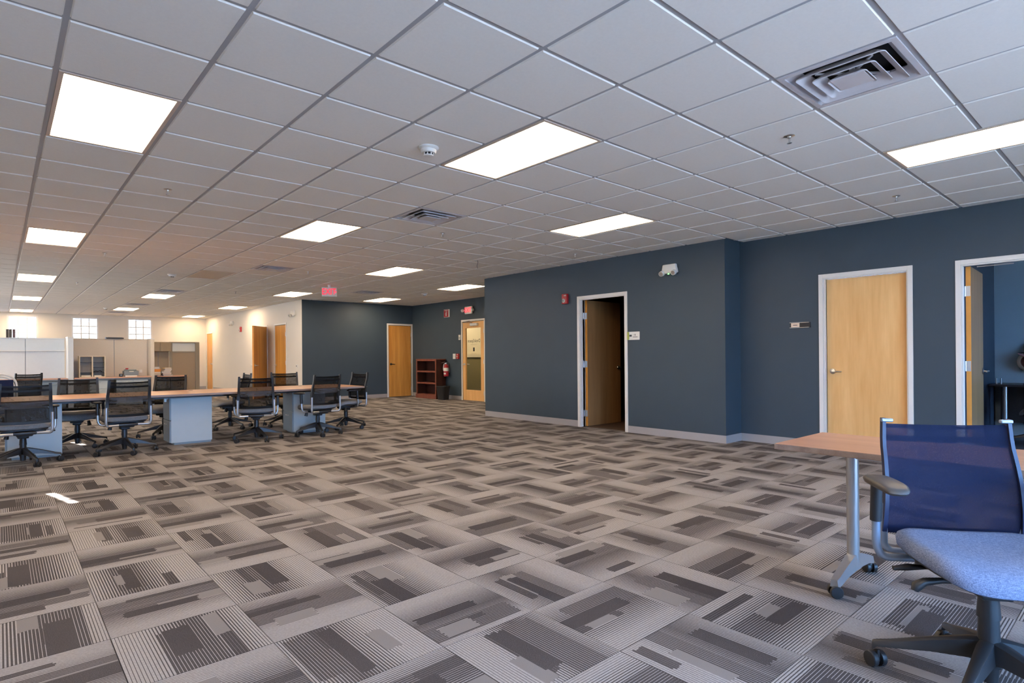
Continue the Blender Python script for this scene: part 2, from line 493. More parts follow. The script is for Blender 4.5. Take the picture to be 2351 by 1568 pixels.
for a in range(-9, 16):
    for b in range(-13, 38):
        if (a, b) in used: continue
        xa, xb, ya, yb = GX(a)+W_T/2, GX(a+1)-W_T/2, GY(b)+W_T/2, GY(b+1)-W_T/2
        xb = min(xb, xmax(ya, yb)); yb = min(yb, YF); xa = max(xa, XL); ya = max(ya, YB)
        if xb-xa < .03 or yb-ya < .03: continue
        c = Vector(((xa+xb)/2, (ya+yb)/2, ZC-CAMZ))
        z = c.dot(fwd); vis = z > .3 and abs(c.dot(rt2)/z) < .95 and abs(c.dot(up2)/z) < .70
        cells.append((0 if vis else 1, c.length, xa, xb, ya, yb))
cells.sort(); cache = {}
for (v, l, xa, xb, ya, yb) in cells[:300]:
    key = (round(xb-xa, 3), round(yb-ya, 3))
    if key not in cache: cache[key] = mesh('ceiling_tile', ctile(*key), mTile)
    link('ceiling_tile', cache[key], ceil, (xa, ya, 0))
bm = bmesh.new()
for (v, l, xa, xb, ya, yb) in cells[300:]:
    b2 = ctile(xb-xa, yb-ya); bmesh.ops.translate(b2, verts=b2.verts[:], vec=(xa, ya, 0))
    me = bpy.data.meshes.new('t'); b2.to_mesh(me); b2.free(); bm.from_mesh(me); bpy.data.meshes.remove(me)
o = obj('ceiling_tiles', bm, mTile, ceil); o['kind'] = 'stuff'
# tee bars (each run is one bar)
for a in range(-8, 17):
    x = GX(a)
    if x < XL or x > XD: continue
    y1 = YF if x < XW else YD
    segs = [(YB, y1)] if x < XM else [(YB, YJ), (YP, YD)] if x < XR else [(YP, YD)]
    for s0, s1 in segs: boxes('tee_bar', [(x-W_T/2, x+W_T/2, s0, s1, ZC+.007, ZC+.013)], mTee, ceil)
for b in range(-12, 37):
    y = GY(b)
    if y < YB or y > YF: continue
    boxes('tee_bar', [(XL, xmax(y, y), y-W_T/2, y+W_T/2, ZC+.0072, ZC+.0132)], mTee, ceil)
# light fixtures
def fixture(a, b, label, lit=True, group=None):
    w, d = G, 2*G
    t = thing('ceiling_light', label, 'light', (GX(a), GY(b), ZC), 0, group)
    e = W_T/2+.001; q = .022
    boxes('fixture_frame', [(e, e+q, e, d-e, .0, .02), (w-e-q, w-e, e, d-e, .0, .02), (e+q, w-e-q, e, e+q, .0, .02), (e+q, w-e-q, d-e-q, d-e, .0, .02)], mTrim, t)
    boxes('diffuser', [(e+q, w-e-q, e+q, d-e-q, .006, .012)], mLamp if lit else mDead, t)
    boxes('housing', [(e, w-e, e, d-e, .021, .09)], mTee, t)
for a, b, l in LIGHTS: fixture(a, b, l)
HL = ['lit ceiling panel behind the camera', 'lit ceiling panel left of the camera, out of the photo', 'first lit panel of the row beyond the left photo edge', 'second lit panel of the row beyond the left photo edge',
      'third lit panel of the row beyond the left photo edge', 'farthest lit panel of the row beyond the left photo edge']
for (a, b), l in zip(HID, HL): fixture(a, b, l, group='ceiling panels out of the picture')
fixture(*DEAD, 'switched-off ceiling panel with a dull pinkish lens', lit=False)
# vents: nested square cones
def vent_meshes():
    out = []
    def frustum(h0, z0, h1, z1, th=.006):
        bm = bmesh.new()
        n = 0
        def sq(h, z, r=.02):
            pts = []
            for sx, sy in ((1, 1), (-1, 1), (-1, -1), (1, -1)):
                cx, cy = sx*(h-r), sy*(h-r); a0 = {(1, 1): 0, (-1, 1): 90, (-1, -1): 180, (1, -1): 270}[(sx, sy)]
                for k in range(4):
                    a = math.radians(a0+30*k); pts.append(bm.verts.new((cx+r*math.cos(a), cy+r*math.sin(a), z)))
            return pts
        A, B, C_, D_ = sq(h0, z0), sq(h1, z1), sq(h1, z1+th), sq(h0, z0+th)
        n = len(A)
        for P_, Q in ((A, B), (B, C_), (C_, D_), (D_, A)):
            for k in range(n): bm.faces.new((P_[k], P_[(k+1) % n], Q[(k+1) % n], Q[k]))
        return bm
    out.append(('skirt', mesh('skirt', frustum(.268, .002, .215, .055), mVent, 40)))
    out.append(('louvre', mesh('louvre', frustum(.222, -.012, .172, .030), mVent, 40)))
    out.append(('louvre', mesh('louvre', frustum(.158, -.020, .112, .020), mVent, 40)))
    bm = frustum(.098, -.024, .055, .010); bx(bm, -.085, .085, -.085, .085, -.022, -.016, .003); bx(bm, -.012, .012, -.012, .012, -.016, .05)
    for a_ in (0, 1, 2, 3): bx(bm, .03, .20, -.006, .006, .018, .026, M=Matrix.Rotation(PI/4+a_*PI/2, 4, 'Z'))
    out.append(('centre_plate', mesh('centre_plate', bm, mVent)))
    bm = bmesh.new(); h = G/2-W_T/2-.001
    for q in ((-h, -.262, -h, h), (.262, h, -h, h), (-.262, .262, -h, -.262), (-.262, .262, .262, h)): bx(bm, *q, 0, .012)
    out.append(('vent_frame', mesh('vent_frame', bm, [mVent])))
    bm = bmesh.new(); bx(bm, -.285, .285, -.285, .285, .085, .12)
    out.append(('duct', mesh('duct', bm, mDark)))
    return out
VM = vent_meshes()
for a, b, l in VENTS:
    t = thing('air_vent', l, 'vent', (GX(a+.5), GY(b+.5), ZC))
    for n, me in VM: link(n, me, t)

# ------------------------------------------------------------------ walls
def wall(name, x0, x1, y0, y1, m, label, ops=(), along='y'):
    """box wall from the floor up with openings (a0,a1,z0,z1) along its length"""
    bm = bmesh.new(); A0, A1 = (y0, y1) if along == 'y' else (x0, x1)
    cur = A0
    def seg(a, b, z0, z1):
        if b-a < 1e-4 or z1-z0 < 1e-4: return
        if along == 'y': bx(bm, x0, x1, a, b, z0, z1)
        else: bx(bm, a, b, y0, y1, z0, z1)
    for a, b, z0, z1 in sorted(ops):
        seg(cur, a, 0, ZT); seg(a, b, 0, z0); seg(a, b, z1, ZT); cur = b
    seg(cur, A1, 0, ZT)
    return struct(name, bm, m, label)
DH = 2.135
wall('wall_right', XR, XR+T, YB, YJ, mWall, 'slate blue wall with the closed door and the open office door', [(1.967, 2.868, 0, DH), (.577, 1.478, 0, DH)])
wall('wall_middle', XM, XM+T, YJ, YP, mWall, 'slate blue wall with the half-open door, emergency light and fire strobe', [(5.613, 6.550, 0, DH)])
wall('wall_return', XM, XR+T, YJ, YJ+T, mWall, 'narrow blue return where the middle wall steps forward', along='x') if False else None
bm = bmesh.new(); bx(bm, XM+T, XR+T, YJ, YJ+T, 0, ZT)
bx(bm, XM+.0005, XM+T, YJ-.0008, YJ, 0, ZT)
struct('wall_return', bm, mWall, 'narrow blue return where the middle wall steps forward')
wall('wall_passage', XM+T, XD+T, YP-T, YP, mWall, 'dark wall behind the corner of the middle wall, facing the far end', along='x')
wall('wall_recess', XD, XD+T, YP, YD, mWall, 'dark wall with the glass door, fire extinguisher and exit sign', [(11.86, 12.80, 0, DH)])
wall('wall_dark_far', XW, XD+T, YD, YD+T, mWall, 'far dark wall with the orange wood door beside the bookcase', [(8.66, 9.44, 0, DH)], 'x')
wall('wall_white', XW, XW+T, YD+T, YF, mCream, 'long cream white wall with three doors at the far left', [(16.50, 17.37, 0, DH), (18.05, 18.95, 0, DH), (24.02, 24.80, 0, DH)])
bm = bmesh.new(); bx(bm, XW-.004, XW, YD-.0005, YD+T, 0, ZT); struct('trim_1', bm, mCream, 'white corner edge where the cream wall meets the dark wall', 'trim')
WX = [(.195, .985), (1.865, 2.645), (3.475, 4.275)]
WZ0, WZ1 = 1.0, 2.66
hidwin = [(-1.48, -.68), (-3.1, -2.3)]
wall('wall_far', XL, 9.4, YF, YF+T, mCream, 'cream far wall with three tall white windows above the cubicles', [(a, b, WZ0, WZ1) for a, b in WX+hidwin], 'x')
BW = [(-.9, 1.1), (1.4, 3.4), (3.7, 4.9), (8.2, 10.2)]
wall('wall_back', XL-T, 11.1, YB-T, YB, mWhite, 'white wall behind the camera with large daylight windows', [(a, b, .15, 2.6) for a, b in BW], 'x')
SHW = (12.6, 15.4, 18.2)
# left wall: blinds closed except for two thin slits of sun
bm = bmesh.new()
def slit_pts(fl):
    out = []
    for x, y in fl:
        t_ = (x-XL)/SUND.x; out.append((y-SUND.y*t_, -SUND.z*t_))
    return out
s1 = slit_pts([(.345, 6.66), (.385, 6.66), (.515, 6.07), (.475, 6.07)])
s2 = slit_pts([(.80, 10.52), (.84, 10.52), (.965, 9.93), (.925, 9.93)])
wall('wall_left', XL-T, XL, YB, YF, mWhite, 'white wall left of the picture with two shaded windows', [(5.6, 7.1, 1.0, 2.45), (9.4, 10.9, 1.0, 2.45)] + [(a, a+1.9, .8, 2.6) for a in SHW])
for k, sl in enumerate((s1, s2)):
    y0, y1 = ((5.6, 7.1), (9.4, 10.9))[k]
    bm = bmesh.new()
    q = sorted(sl)                    # slit: low-y end and high-y end
    lo = sorted([p for p in sl if abs(p[0]-min(a[0] for a in sl)) < .05], key=lambda p: p[1])
    hi = sorted([p for p in sl if abs(p[0]-max(a[0] for a in sl)) < .05], key=lambda p: p[1])
    ya, yb = lo[0][0], hi[0][0]
    def quad(pts):
        a = [bm.verts.new((XL-.03, y, z)) for y, z in pts]; b = [bm.verts.new((XL-.025, y, z)) for y, z in pts]
        n = len(pts)
        bm.faces.new(a); bm.faces.new(b[::-1])
        for i in range(n): bm.faces.new((a[i], a[(i+1) % n], b[(i+1) % n], b[i]))
    quad([(y0, 1.0), (ya, 1.0), (ya, 2.45), (y0, 2.45)]); quad([(yb, 1.0), (y1, 1.0), (y1, 2.45), (yb, 2.45)])
    quad([(ya, 1.0), (yb, 1.0), (yb, hi[0][1]), (ya, lo[0][1])]); quad([(ya, lo[1][1]), (yb, hi[1][1]), (yb, 2.45), (ya, 2.45)])
    struct('window_%d' % (6+k), bm, mWhitePl, 'window with a closed white shade in the left wall, out of view', 'window')
mShade = bpy.data.materials.new('translucent_shade'); mShade.use_nodes = True
_t = NT(mShade); _a = _t.n.new('ShaderNodeBsdfTranslucent'); _a.inputs[0].default_value = (.21, .22, .22, 1)
_b = _t.n.new('ShaderNodeBsdfDiffuse'); _b.inputs[0].default_value = (.6, .6, .58, 1)
_m = _t.n.new('ShaderNodeMixShader'); _m.inputs[0].default_value = .35
_t.l.new(_a.outputs[0], _m.inputs[1]); _t.l.new(_b.outputs[0], _m.inputs[2]); _t.l.new(_m.outputs[0], _t.n['Material Output'].inputs[0])
for k, a in enumerate(SHW):
    bm = bmesh.new(); v_ = [bm.verts.new((XL-.03, y, z)) for y, z in ((a, .8), (a+1.9, .8), (a+1.9, 2.6), (a, 2.6))]; bm.faces.new(v_)
    struct('window_%d' % (20+k), bm, mShade, 'window with a sunlit translucent shade in the left wall, out of view', 'window')
# office behind the right wall, side room, corridor, rooms behind the white wall
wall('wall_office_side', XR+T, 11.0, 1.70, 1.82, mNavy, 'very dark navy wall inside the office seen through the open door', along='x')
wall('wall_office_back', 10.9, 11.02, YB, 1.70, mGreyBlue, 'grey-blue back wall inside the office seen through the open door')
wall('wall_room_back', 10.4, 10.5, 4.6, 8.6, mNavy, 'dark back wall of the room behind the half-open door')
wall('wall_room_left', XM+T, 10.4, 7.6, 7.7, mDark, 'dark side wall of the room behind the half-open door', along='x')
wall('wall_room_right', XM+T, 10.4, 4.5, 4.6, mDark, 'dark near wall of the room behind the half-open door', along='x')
mCorr = mat('warm_corridor_paint', (.85, .76, .56), .6, var=.02)
mOlive = mat('olive_wainscot', (.28, .23, .10), .6, var=.06)
wall('wall_corridor', 11.2, 11.3, 10.2, YD+3, mCorr, 'warm cream corridor wall seen through the glass door')
wall('wall_corridor_end', XD+T, 11.2, YD+1.6, YD+1.7, mCorr, 'end wall of the corridor behind the glass door', along='x')
wall('wall_corridor_near', XD+T, 11.2, 10.2, 10.3, mCorr, 'near wall of the corridor behind the glass door', along='x')
boxes('trim_2', [(11.17, 11.2, 10.3, YD+1.6, 0, 1.16)], mOlive); tag(bpy.data.objects['trim_2'], 'olive lower wainscot in the corridor behind the glass door', 'trim', kind='structure')
boxes('trim_3', [(11.14, 11.2, 10.3, YD+1.6, 1.16, 1.27)], mCorr); tag(bpy.data.objects['trim_3'], 'cream ledge along the corridor wall behind the glass door', 'trim', kind='structure')
wall('wall_rooms_behind', 9.3, 9.4, YD+T, YF, mDark, 'dark back wall of the rooms behind the white wall')
bm = bmesh.new(); bx(bm, -60, 60, -60, 80, -.6, -.5); struct('ground', bm, mGround, 'ground outside the building', 'ground')

# baseboards
BH = .105
def baseb(name, segs, label):
    tag(boxes(name, segs, mBase), label, 'baseboard', kind='structure')
baseb('baseboard_right', [(XR-.006, XR, 2.918, YJ, 0, BH), (XR-.006, XR, 1.528, 1.917, 0, BH), (XR-.006, XR, YB, .527, 0, BH)], 'light grey vinyl baseboard along the right blue wall')
baseb('baseboard_return', [(XM, XR-.006, YJ-.007, YJ-.0008, 0, BH)], 'light grey vinyl baseboard on the narrow blue return')
baseb('baseboard_middle', [(XM-.006, XM, YJ-.007, 5.563, 0, BH), (XM-.006, XM, 6.600, YP, 0, BH)], 'light grey vinyl baseboard along the middle blue wall')
baseb('baseboard_recess', [(XD-.006, XD, 12.85, YD, 0, BH), (XD-.006, XD, YP, 11.81, 0, BH)], 'light grey vinyl baseboard beside the glass door')
baseb('baseboard_dark_far', [(XW, 8.61, YD-.006, YD, 0, BH)], 'pinkish grey vinyl baseboard along the far dark wall')
baseb('baseboard_white', [(XW-.006, XW, YD+T, 16.45, 0, BH), (XW-.006, XW, 17.42, 18.0, 0, BH), (XW-.006, XW, 19.0, 23.97, 0, BH)], 'brown-grey vinyl baseboard along the white wall')
baseb('baseboard_far', [(XL, XW, YF-.006, YF, 0, BH)], 'brown-grey vinyl baseboard along the window wall')

# ------------------------------------------------------------------ windows
def window(n, cx, y, w, z0, z1, cols, rows, label, fw=.055, glass=None):
    """structure window; local x along wall, y = depth (inside*...)"""
    t = thing('window_%d' % n, label, 'window', (cx, y, 0), kind='structure')
    h = w/2
    boxes('window_frame', [(-h, -h+fw, 0, .09, z0, z1), (h-fw, h, 0, .09, z0, z1), (-h+fw, h-fw, 0, .09, z0, z0+fw), (-h+fw, h-fw, 0, .09, z1-fw, z1)], mFrame, t)
    iw, ih = (w-2*fw), (z1-z0-2*fw)
    pw, ph = iw/cols, ih/rows
    bl = []
    for i in range(1, cols): bl.append((-h+fw+i*pw-.013, -h+fw+i*pw+.013, .035, .055, z0+fw, z1-fw))
    for j in range(1, rows):
        q = .022 if j == rows//2 else .013
        bl.append((-h+fw, h-fw, .034, .056, z0+fw+j*ph-q, z0+fw+j*ph+q))
    boxes('muntin_grid', bl, mFrame, t)
    boxes('window_sill', [(-h-.03, h+.03, -.05, .02, z0-.03, z0)], mFrame, t)
    for i in range(cols):
        for j in range(rows):
            x = -h+fw+i*pw; z = z0+fw+j*ph
            boxes('pane', [(x+.005, x+pw-.005, .043, .047, z+.005, z+ph-.005)], glass or mGlass, t)
names = ['leftmost of the three white grid windows, behind the dark binders', 'middle one of the three white grid windows', 'rightmost of the three white grid windows']
for k, (a, b) in enumerate(WX): window(k+1, (a+b)/2, YF+.0, b-a, WZ0, WZ1, 3, 6, names[k], glass=mSkyDim)
for k, (a, b) in enumerate(hidwin): window(k+4, (a+b)/2, YF, b-a, WZ0, WZ1, 1, 2, 'white window in the far wall, beyond the left edge of the photo')
for k, (a, b) in enumerate(BW): window(k+8, (a+b)/2, YB-.1, b-a, .15, 2.6, 1, 2, 'large window in the wall behind the camera', fw=.05)

# ------------------------------------------------------------------ doors
def lever(parent, x, y, z, face=-1, hand=1, m=mChrome):
    """lever set; leaf face at local y, pointing face*y, lever runs toward hand*x"""
    bm = bmesh.new()
    lathe(bm, [(.032, 0), (.034, .004), (.030, .010), (.012, .014), (.011, .05)], (0, 0, 0), 20, 'y')
    if face < 0:
        for v in bm.verts: v.co.y *= -1
    f = face
    tube(bm, fillet([(0, f*.045, 0), (hand*.02, f*.055, 0), (hand*.115, f*.052, -.004)], .015, 4), [.010]*2+[.009]*5+[.008], 8) if False else tube(bm, [(0, f*.03, 0), (0, f*.05, 0), (hand*.02, f*.056, 0), (hand*.06, f*.054, -.002), (hand*.115, f*.050, -.004)], [.011, .012, .012, .010, .008], 8)
    return obj('lever_handle', bm, m, parent, (x, y, z), smooth=40)

def door(n, origin, rz, w, label, angle=0, hinge_left=True, leafm=mDoor, H=DH, lv=mChrome, depth=T, glass=False, inward=True, hinges=True, closed_y=.05, lever_z=.97):
    """frame in local coords: x along the wall (0..w opening), y = into the room behind the wall, front face at y=0."""
    t = thing('door_%d' % n, label, 'door', origin, rz, kind='structure')
    fw = .05
    boxes('door_frame', [(-fw, 0, -.012, depth+.012, 0, H+fw), (w, w+fw, -.012, depth+.012, 0, H+fw), (0, w, -.012, depth+.012, H, H+fw),
                         (0, .014, .045 if not inward else .0, .045 if False else .06, 0, H), (w-.014, w, .0, .06, 0, H), (.014, w-.014, .0, .06, H-.014, H)] if inward else
          [(-fw, 0, -.012, depth+.012, 0, H+fw), (w, w+fw, -.012, depth+.012, 0, H+fw), (0, w, -.012, depth+.012, H, H+fw)], mFrame, t, bev=.002)
    th = .044; lw = w-.03
    hx = .016 if hinge_left else w-.016
    s = 1 if hinge_left else -1
    leaf = link('door_leaf', None, t, (hx, depth if inward else -.002, .008))
    # leaf mesh: hinge at local origin, leaf runs along +x*s, thickness towards -y (inward) or +y
    bm = bmesh.new()
    x0, x1 = (0, lw) if s > 0 else (-lw, 0)
    ya, yb = (-th, 0) if inward else (0, th)
    def bb(a, b, c, d): bx(bm, min(a, b), max(a, b), ya, yb, c, d)
    if glass:
        st = .125
        bb(x0, x0+st, 0, H-.02); bb(x1-st, x1, 0, H-.02); bb(x0+st, x1-st, 0, .28); bb(x0+st, x1-st, H-.02-.17, H-.02)
    else:
        bb(x0, x1, 0, H-.02)
    me = mesh('door_leaf', bm, [leafm, mDoorE])
    for p in me.polygons:
        if abs(p.normal.x) > .9 and not glass: p.material_index = 1
    # object data goes straight on the part
    COL.objects.unlink(leaf); bpy.data.objects.remove(leaf)
    leaf = link('door_leaf', me, t, (hx, depth if inward else -.002, .008), math.radians(angle)*(s))
    if glass:
        boxes('glass_pane', [(x0+.12, x1-.12, (ya+yb)/2-.003, (ya+yb)/2+.003, .275, H-.185)], mGlass, leaf)
    lx = s*(lw-.065)
    lever(leaf, lx, ya, lever_z, -1, -s, lv); lever(leaf, lx, yb, lever_z, 1, -s, lv)
    if hinges:
        for z in (.22, 1.05, 1.86):
            bm = bmesh.new()
            y = depth if inward else -.004
            cyl(bm, (hx-s*.004, y+(.006 if inward else -.004), z-.055), (hx-s*.004, y+(.006 if inward else -.004), z+.055), .008, seg=8)
            bx(bm, hx-s*.016-.001, hx-s*.016+.002, y-.04 if inward else y, y if inward else y+.03, z-.055, z+.055)
            obj('hinge', bm, mHinge, t)
            bm = bmesh.new()
            bx(bm, -.0015, .0005, ya+.004, yb-.001, z-.063, z+.047)
            for q in (-.04, 0, .025): cyl(bm, (-s*.001, ya+.015, z-.008+q), (-s*.003, ya+.015, z-.008+q), .004, seg=6)
            obj('hinge_plate', bm, mHinge, leaf)
    return t, leaf
# local x of a door frame on an x=const wall facing -x: local x -> world -y (rz=-90), local y -> world +x
R90 = -PI/2
door(1, (XR, 2.868, 0), R90, .901, 'closed pale birch door in the right blue wall with chrome lever', 0, hinge_left=False, leafm=mDoor)
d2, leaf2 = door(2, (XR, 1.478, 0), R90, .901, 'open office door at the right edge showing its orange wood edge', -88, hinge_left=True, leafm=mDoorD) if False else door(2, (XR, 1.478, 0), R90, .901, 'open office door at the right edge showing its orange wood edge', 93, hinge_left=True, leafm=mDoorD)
boxes('overhead_stop', [(.12, .42, .08, .092, DH-.03, DH-.022)], mChrome, d2)
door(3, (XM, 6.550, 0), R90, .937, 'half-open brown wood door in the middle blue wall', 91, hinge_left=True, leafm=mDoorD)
d4, leaf4 = door(4, (XD, 12.80, 0), R90, .94, 'wood-framed glass entrance door with mirrored lettering, partly behind the corner', 0, hinge_left=False, leafm=mDoor, glass=True, inward=False)
door(5, (8.66, YD, 0), 0, .78, 'closed orange birch door in the far dark wall beside the bookcase', 0, hinge_left=False, leafm=mDoorO, lv=mBlackPl, inward=False)
door(6, (XW, 17.37, 0), R90, .87, 'closed orange wood door in the white wall next to the dark wall', 0, hinge_left=False, leafm=mDoorO, inward=False)
door(7, (XW, 18.95, 0), R90, .90, 'orange wood door swung open into the office from the white wall', -138, hinge_left=False, leafm=mDoorO, inward=False)
door(8, (XW, 24.80, 0), R90, .78, 'pale orange closed door at the far end of the white wall', 0, hinge_left=True, leafm=mDoorO, inward=False)
# door closer and lettering on the glass door
bm = bmesh.new(); bx(bm, .42, .72, -.075, -.012, DH-.13, DH-.06, .006); obj('closer_body', bm, mWhitePl, d4)
bm = bmesh.new(); tube(bm, [(.5, -.06, DH-.05), (.2, -.12, DH-.03), (.34, -.02, DH+.02)], .008, 8); obj('closer_arm', bm, mChrome, d4)
mInk = mat('dark_lettering', (.03, .025, .02), .5)
gl = [c for c in leaf4.children if c.name.startswith('glass_pane')][0]
def on_glass(s, size, z, sx=1, dx=-.455):
    text(s, size, mInk, leaf4, (dx, .028, z), (PI/2, 0, PI), 'lettering', .0005, sx)
on_glass('DeskSpace', .125, 1.60)
on_glass('OFFICE', .03, 1.50, 2.2) if False else None
boxes('lettering_line', [(-.60, -.31, .0265, .0275, 1.508, 1.511), (-.60, -.34, .0265, .0275, 1.488, 1.490)], mInk, leaf4)
boxes('logo_block', [(-.485, -.425, .0262, .0275, 1.32, 1.42)], mInk, leaf4)
boxes('lettering_line', [(-.57, -.34, .0265, .0275, 1.262, 1.266)], mInk, leaf4)

# ------------------------------------------------------------------ wall and ceiling devices
R_W = R90   # things on x=const walls, front faces -x: local -y -> world -x
def device(name, label, cat, x, y, z, rz=R90): return thing(name, label, cat, (x, y, z), rz)
# emergency light with two heads
def emergency(x, y, z, label):
    t = device('emergency_light', label, 'light', x, y, z)
    bm = bmesh.new()
    vs = bx(bm, -.13, .13, -.06, 0, -.06, .075, .02)
    for v in bm.verts:
        if v.co.z > 0: v.co.x *= .86
    obj('housing', bm, mWhitePl, t, smooth=40)
    for sx in (-.11, .09):
        bm = bmesh.new(); cyl(bm, (sx, -.055, -.05), (sx+.01, -.105, -.065), .04, .036, 18); obj('lamp_head', bm, mWhitePl, t, smooth=40)
        bm = bmesh.new(); cyl(bm, (sx+.01, -.104, -.065), (sx+.0105, -.107, -.066), .03, .03, 18); obj('lens', bm, mChrome, t)
    boxes('indicator', [(-.015, .01, -.062, -.055, -.075, -.06)], emat('green_led_%d' % int(y*10), (.3, 1, .3), 2), t)
emergency(XM, 4.78, 2.43, 'white emergency light with two heads high on the middle blue wall')
emergency(XW, 21.46, 2.40, 'small emergency light on the white wall, left of the fire strobe')
emergency(XW, 15.90, 2.41, 'small emergency light on the white wall near the dark wall corner')
def strobe(x, y, z, label, s=1):
    t = device('fire_strobe', label, 'fire alarm', x, y, z)
    bm = bmesh.new(); bx(bm, -.06*s, .06*s, -.05, 0, -.085*s, .085*s, .008); obj('housing', bm, mRed, t, smooth=30)
    bm = bmesh.new(); cyl(bm, (.0-.015, -.05, -.03), (-.015, -.062, -.03), .035, .028, 16); obj('strobe_lens', bm, mWhitePl, t, smooth=30)
    boxes('grille', [(-.03+k*.012-.015, -.03+k*.012-.009, -.0635, -.061, -.05, -.01) for k in range(4)], mBlackPl, t)
    text('FIRE', .032, mWhitePl, t, (.02, -.052, .055), (PI/2, 0, 0), 'lettering', .0008)
strobe(XM, 6.857, 2.165, 'red fire strobe on the middle blue wall left of the half-open door')
strobe(XW, 20.53, 2.15, 'tiny red fire strobe on the white wall left of the swung-open door')
# exit signs
mExitW = mat('exit_housing', (.72, .74, .70), .3)
mExitR = emat('lit_red_letters', (1, .015, .04), 1.7)
def exit_sign(name_label, loc, rz, hang, arrow):
    t = thing('exit_sign', name_label, 'sign', loc, rz)
    bm = bmesh.new(); bx(bm, -.155, .155, -.02, .02, -.10, .10, .006); obj('housing', bm, mExitW, t)
    text('EXIT', .185, mExitR, t, (-.008, -.0215, 0), (PI/2, 0, 0), 'lettering', .003, .78)
    text('EXIT', .185, mExitR, t, (0, .0215, 0), (PI/2, 0, PI), 'lettering', .003, .78) if hang else None
    if arrow:
        bm = bmesh.new()
        for s_ in ((1,) if arrow == 1 else (1, -1)):
            a = [bm.verts.new((s_*.122, -.0215, .03)), bm.verts.new((s_*.148, -.0215, 0)), bm.verts.new((s_*.122, -.0215, -.03))]
            b = [bm.verts.new((v.co.x, -.0245, v.co.z)) for v in a]
            bm.faces.new(a); bm.faces.new(b)
            for i in range(3): bm.faces.new((a[i], a[(i+1) % 3], b[(i+1) % 3], b[i]))
        obj('arrow', bm, mExitR, t)
    return t
e1 = exit_sign('red EXIT sign with an arrow hanging from the ceiling', (5.33, 11.95, ZC-.145), math.radians(-30), True, 1)
bm = bmesh.new(); cyl(bm, (0, 0, .10), (0, 0, .145), .03, .04, 14); obj('canopy_mount', bm, mExitW, e1)
e2 = exit_sign('red EXIT sign with two small lamps on the dark wall above the glass door', (XD-.05, 12.45, 2.43), R90, False, 0)
for sx in (-.21, .22):
    bm = bmesh.new(); cyl(bm, (sx, -.03, 0), (sx, -.075, -.01), .045, .04, 16); cyl(bm, (sx*.7, 0, 0), (sx, -.03, 0), .01, .01, 8)
    obj('lamp_head', bm, mExitW, e2, smooth=40)
boxes('wall_bracket', [(-.1, .1, .02, .05, -.08, .08)], mExitW, e2)
# sprinklers, smoke detectors, wire
def sprinkler(a, b, label):
    t = thing('sprinkler', label, 'sprinkler', (GX(a), GY(b), ZC))
    bm = bmesh.new(); lathe(bm, [(.034, 0), (.036, -.002), (.028, -.006), (.014, -.008), (.013, -.014)], seg=20); obj('escutcheon', bm, mChrome, t, smooth=40)
    bm = bmesh.new(); cyl(bm, (0, 0, -.012), (0, 0, -.02), .008, seg=8)
    for s_ in (-1, 1): tube(bm, [(0, 0, -.02), (s_*.011, 0, -.028), (s_*.010, 0, -.044), (0, 0, -.05)], .0022, 6)
    obj('frame_arms', bm, mChrome, t)
    bm = bmesh.new(); cyl(bm, (0, 0, -.05), (0, 0, -.053), .016, seg=12); cyl(bm, (0, 0, -.02), (0, 0, -.05), .0028, seg=6); obj('deflector', bm, mChrome, t)
SP = [(6.52, -1.5, 'ceiling sprinkler nearest the big square air vent'), (10.5, -1.5, 'ceiling sprinkler closest to the right blue wall, past the long panel'),
 (1.52, 5.5, 'ceiling sprinkler right of the left row of panels, beyond the nearest panel'), (6.45, 5.45, 'ceiling sprinkler just beyond the second nearest air vent'),
 (10.4, 5.4, 'ceiling sprinkler near the top of the middle blue wall'), (1.52, 12.4, 'ceiling sprinkler right of the second panel of the left row'),
 (1.55, 19.4, 'ceiling sprinkler right of the third panel of the left row'), (6.46, 12.4, 'ceiling sprinkler right of the third square air vent'),
 (6.4, 19.2, 'faint far sprinkler beyond the hanging exit sign')]
for s_ in SP: sprinkler(*s_)
def smoke(a, b, label):
    t = thing('smoke_detector', label, 'smoke detector', (GX(a), GY(b), ZC))
    bm = bmesh.new(); lathe(bm, [(.076, 0), (.077, -.006), (.070, -.014), (.058, -.018), (.056, -.034), (.050, -.042)], seg=32); obj('mounting_base', bm, mWhitePl, t, smooth=35)
    bm = bmesh.new(); lathe(bm, [(.034, -.042), (.034, -.056)], seg=24); obj('sensor_chamber', bm, mDark, t)
    bm = bmesh.new(); lathe(bm, [(.030, -.056), (.036, -.057), (.034, -.062), (.02, -.065)], seg=24)
    for k in range(8):
        a_ = PI*k/4; bx(bm, -.003, .003, .033, .037, -.057, -.042, M=Matrix.Rotation(a_, 4, 'Z'))
    obj('vented_cap', bm, mWhitePl, t, smooth=35)
smoke(3.53, 1.52, 'round white smoke detector on the ceiling nearest the camera')
smoke(3.54, 15.5, 'white smoke detector left of the unlit ceiling panel')
smoke(12.5, 15.5, 'white smoke detector near the exit sign above the glass door')
smoke(3.6, 30.5, 'farthest small smoke detector over the cubicles')
bm = bmesh.new(); tube(bm, fillet([(0, 0, .01), (.01, 0, -.04), (-.012, .004, -.09), (.004, 0, -.13)], .03, 4), .004, 6)
tag(obj('hanging_wire', bm, mBlackPl, None, (GX(9.14), GY(7.73), ZC)), 'short black wire end hanging out of the ceiling', 'wire')
